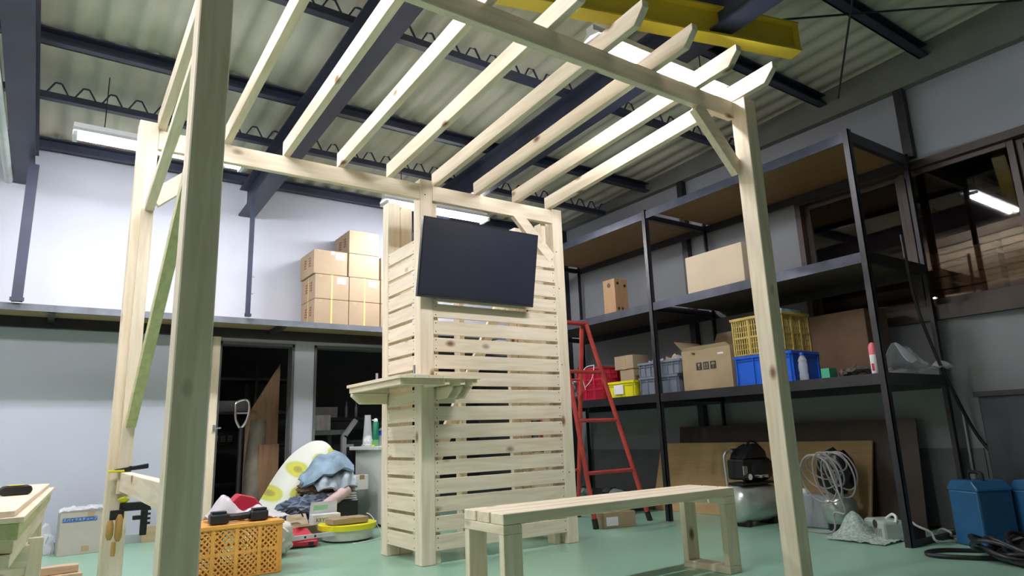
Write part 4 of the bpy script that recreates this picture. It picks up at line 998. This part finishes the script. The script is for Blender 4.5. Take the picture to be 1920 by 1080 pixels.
for k, (yy, lab) in enumerate(((-.35, 'nearer pale wooden trestle under the lumber stack'), (.80, 'farther pale wooden trestle under the lumber stack'))):
    t = thing('trestle', lab, 'trestle', (-2.05, yy, 0))
    zt2 = .412
    B(-.34, -.045, zt2-.09, .02+.03*k, -.003, zt2-.002).build('cross_beam', pine(0), t, bevel=.002)
    for x in (-.30, .015):
        B(x, -.001, 0, x+.055, .044, zt2+.02 if x > 0 else zt2-.002).build('leg', pine(2), t, bevel=.002)
    B(-.32, .045, .12, .06, .085, .16).build('foot_rail', pine(0), t)
t = thing('tape_measure', 'dark oval tape measure with yellow trim on the topmost board', 'tape measure', (-2.105, -.10, zt+.001), .2)
MB().prism([(-.05, 0), (.05, 0), (.062, .012), (.062, .03), (.05, .042), (-.05, .042), (-.062, .03), (-.062, .012)], 1, -.022, .022).build('case', M_rub, t, bevel=.006)
B(-.03, -.018, .0425, .03, .018, .045).build('yellow_trim', M_lemon, t)
# offcuts on the floor
q = PZ(150, 1062, .08)
for k, (x0_, x1_, zz, yy, lab) in enumerate(((-2.25, -1.74, .0, 1.20, 'lower offcut in the small pile on the floor'), (-2.22, -1.76, .047, 1.22, 'upper offcut in the small pile on the floor'))):
    tag(B(0, 0, 0, x1_-x0_, .09, .045).build('timber_offcut', wood('pinkish_offcut', (.66, .48, .33), (.55, .38, .25), 0, knot=False), None, (x0_, yy, zz), (0, 0, .05*k), bevel=.002), lab, 'offcut')
tag(B(0, 0, 0, .5, .045, .10).build('timber_offcut', pine(0), None, (-2.62, -.2, 0), bevel=.002), 'offcut on edge at the lower left corner below the lumber', 'offcut')

# carton with the Japanese label, film on top
t = thing('labelled_carton', 'tall narrow carton with a blue Japanese label near the back wall', 'box', (-1.70, 2.56, 0), math.radians(3))
B(-.155, -.11, 0, .155, .11, .315).build('box_body', mat('grey_brown_cardboard', (.42, .40, .34, 1), .8, var=.05), t, bevel=.003)
B(-.14, -.1115, .245, .09, -.1103, .277).build('label_band', mat('deep_blue_print', (.03, .10, .26, 1), .6), t)
text('スパイラルチューブ', .0255, mat('pale_blue_letters', (.45, .60, .72, 1), .6), t, 'lettering', (-.025, -.1118, .2605), (math.pi/2, 0, 0))
B(-.0, -.1112, .02, .05, -.1103, .06).build('tape', M_tape, t); B(.02, -.1112, .28, .07, -.1103, .315).build('tape', M_tape, t)
def fl(u, v):
    return (-1.86+.36*u, 2.44+.26*v, .318+.035*abs(noise.noise(V(u*6, v*6, 3)))+.03*math.sin(u*3)*(1-abs(v-.5)))
tag(MB().sheet(fl, 24, 14, .003).build('plastic_film', M_film, None, smooth=True), 'clear wrapping film on top of the blue labelled carton', 'film')
tag(MB().blob((0, 0, .05), (.09, .07, .15), .4, 3, 14, 3, flat=0).build('wrapped_roll', M_film, None, (-1.97, 2.66, .0), smooth=True), 'clear film bundle on the floor left of the blue labelled carton', 'film')
tag(B(-.2, -.012, 0, .2, .012, .13).build('tan_board', wood('tan_strip', (.42, .33, .2), (.36, .28, .17), 0, knot=False), None, (-1.05, 2.76, 0)), 'tan board leaning low on the back wall behind the left posts', 'board')

# ------------------------------------------------------------------ clamps on the back left post
t = thing('spring_clamp', 'black spring clamp with yellow jaw gripping the rail end at the back left post', 'clamp', (-1.67, -.045, .676))
MB().hexa([(-.05, -.02, .0), (.10, -.02, .012), (.10, .02, .012), (-.05, .02, .0), (-.05, -.02, .014), (.10, -.02, .036), (.10, .02, .036), (-.05, .02, .014)]).build('handle', M_rub, t, bevel=.003)
B(-.075, -.022, .0, -.005, .018, .012).build('jaw', M_lemon, t, bevel=.003)
MB().cyl((.02, -.024, .02), (.02, .024, .02), .008, n=10).build('pivot', M_rub, t)
M_handle = wood('varnished_handle', (.55, .32, .10), (.45, .25, .08), 2, knot=False)
t = thing('bar_clamp', 'black bar clamp with two wooden handles and yellow knob hanging on the back left post', 'clamp', (-1.665, -.06, .50))
B(-.02, -.03, -.01, .115, -.004, .03).build('upper_jaw', M_rub, t, bevel=.003)
B(.075, -.03, -.13, .105, -.004, -.011).build('bar', M_rub, t, bevel=.002)
B(.04, -.028, -.055, .074, -.006, -.035).build('lower_jaw', M_rub, t, bevel=.002)
for k in range(4): B(.1055, -.028, -.08+.022*k, .118, -.006, -.07+.022*k).build('tooth', M_rub, t)
for x, z0_, z1_ in ((-.055, -.045, -.135), (-.018, -.02, -.145)): MB().lathe([(.009, z0_), (.016, z0_-.02), (.016, z1_+.02), (.008, z1_)], (x, -.045, 0), 14).build('wooden_handle', M_handle, t, smooth=True)
MB().lathe([(.009, -.146), (.011, -.19), (.009, -.21)], (-.034, -.045, 0), 12).build('lower_grip', M_handle, t, smooth=True)
MB().blob((-.005, -.02, .045), (.024, .015, .014), .2, 3, 1, 2).build('knob', M_lemon, t, smooth=True)
B(-.06, -.05, -.045, .0, -.03, .0).build('yoke', M_rub, t, bevel=.003)

# ------------------------------------------------------------------ things on the corner counter
zc2 = zc+.0205
def dish(label, x, y):
    t = thing('clamp_lid', label, 'lid', (x, y, zc2))
    MB().lathe([(.10, 0), (.10, .004), (.06, .016), (.02, .020)], n=28).build('plate', mat('pale_metal_plate', (.50, .52, .56, 1), .4), t, smooth=True)
    MB().cyl((0, 0, .02), (0, 0, .075), .009, n=12).build('handle', M_alu, t, smooth=True)
dish('grey round lid with upright handle on the far end of the counter', -.13, .42)
dish('grey round lid with upright handle at the near corner of the counter', -.12, -.14)
tag(B(-.10, -.07, 0, .10, .07, .003).build('paper_sheet', M_white, None, (-.16, .20, zc2), (0, 0, .3)), 'white sheet of paper between the two lids on the counter', 'paper')
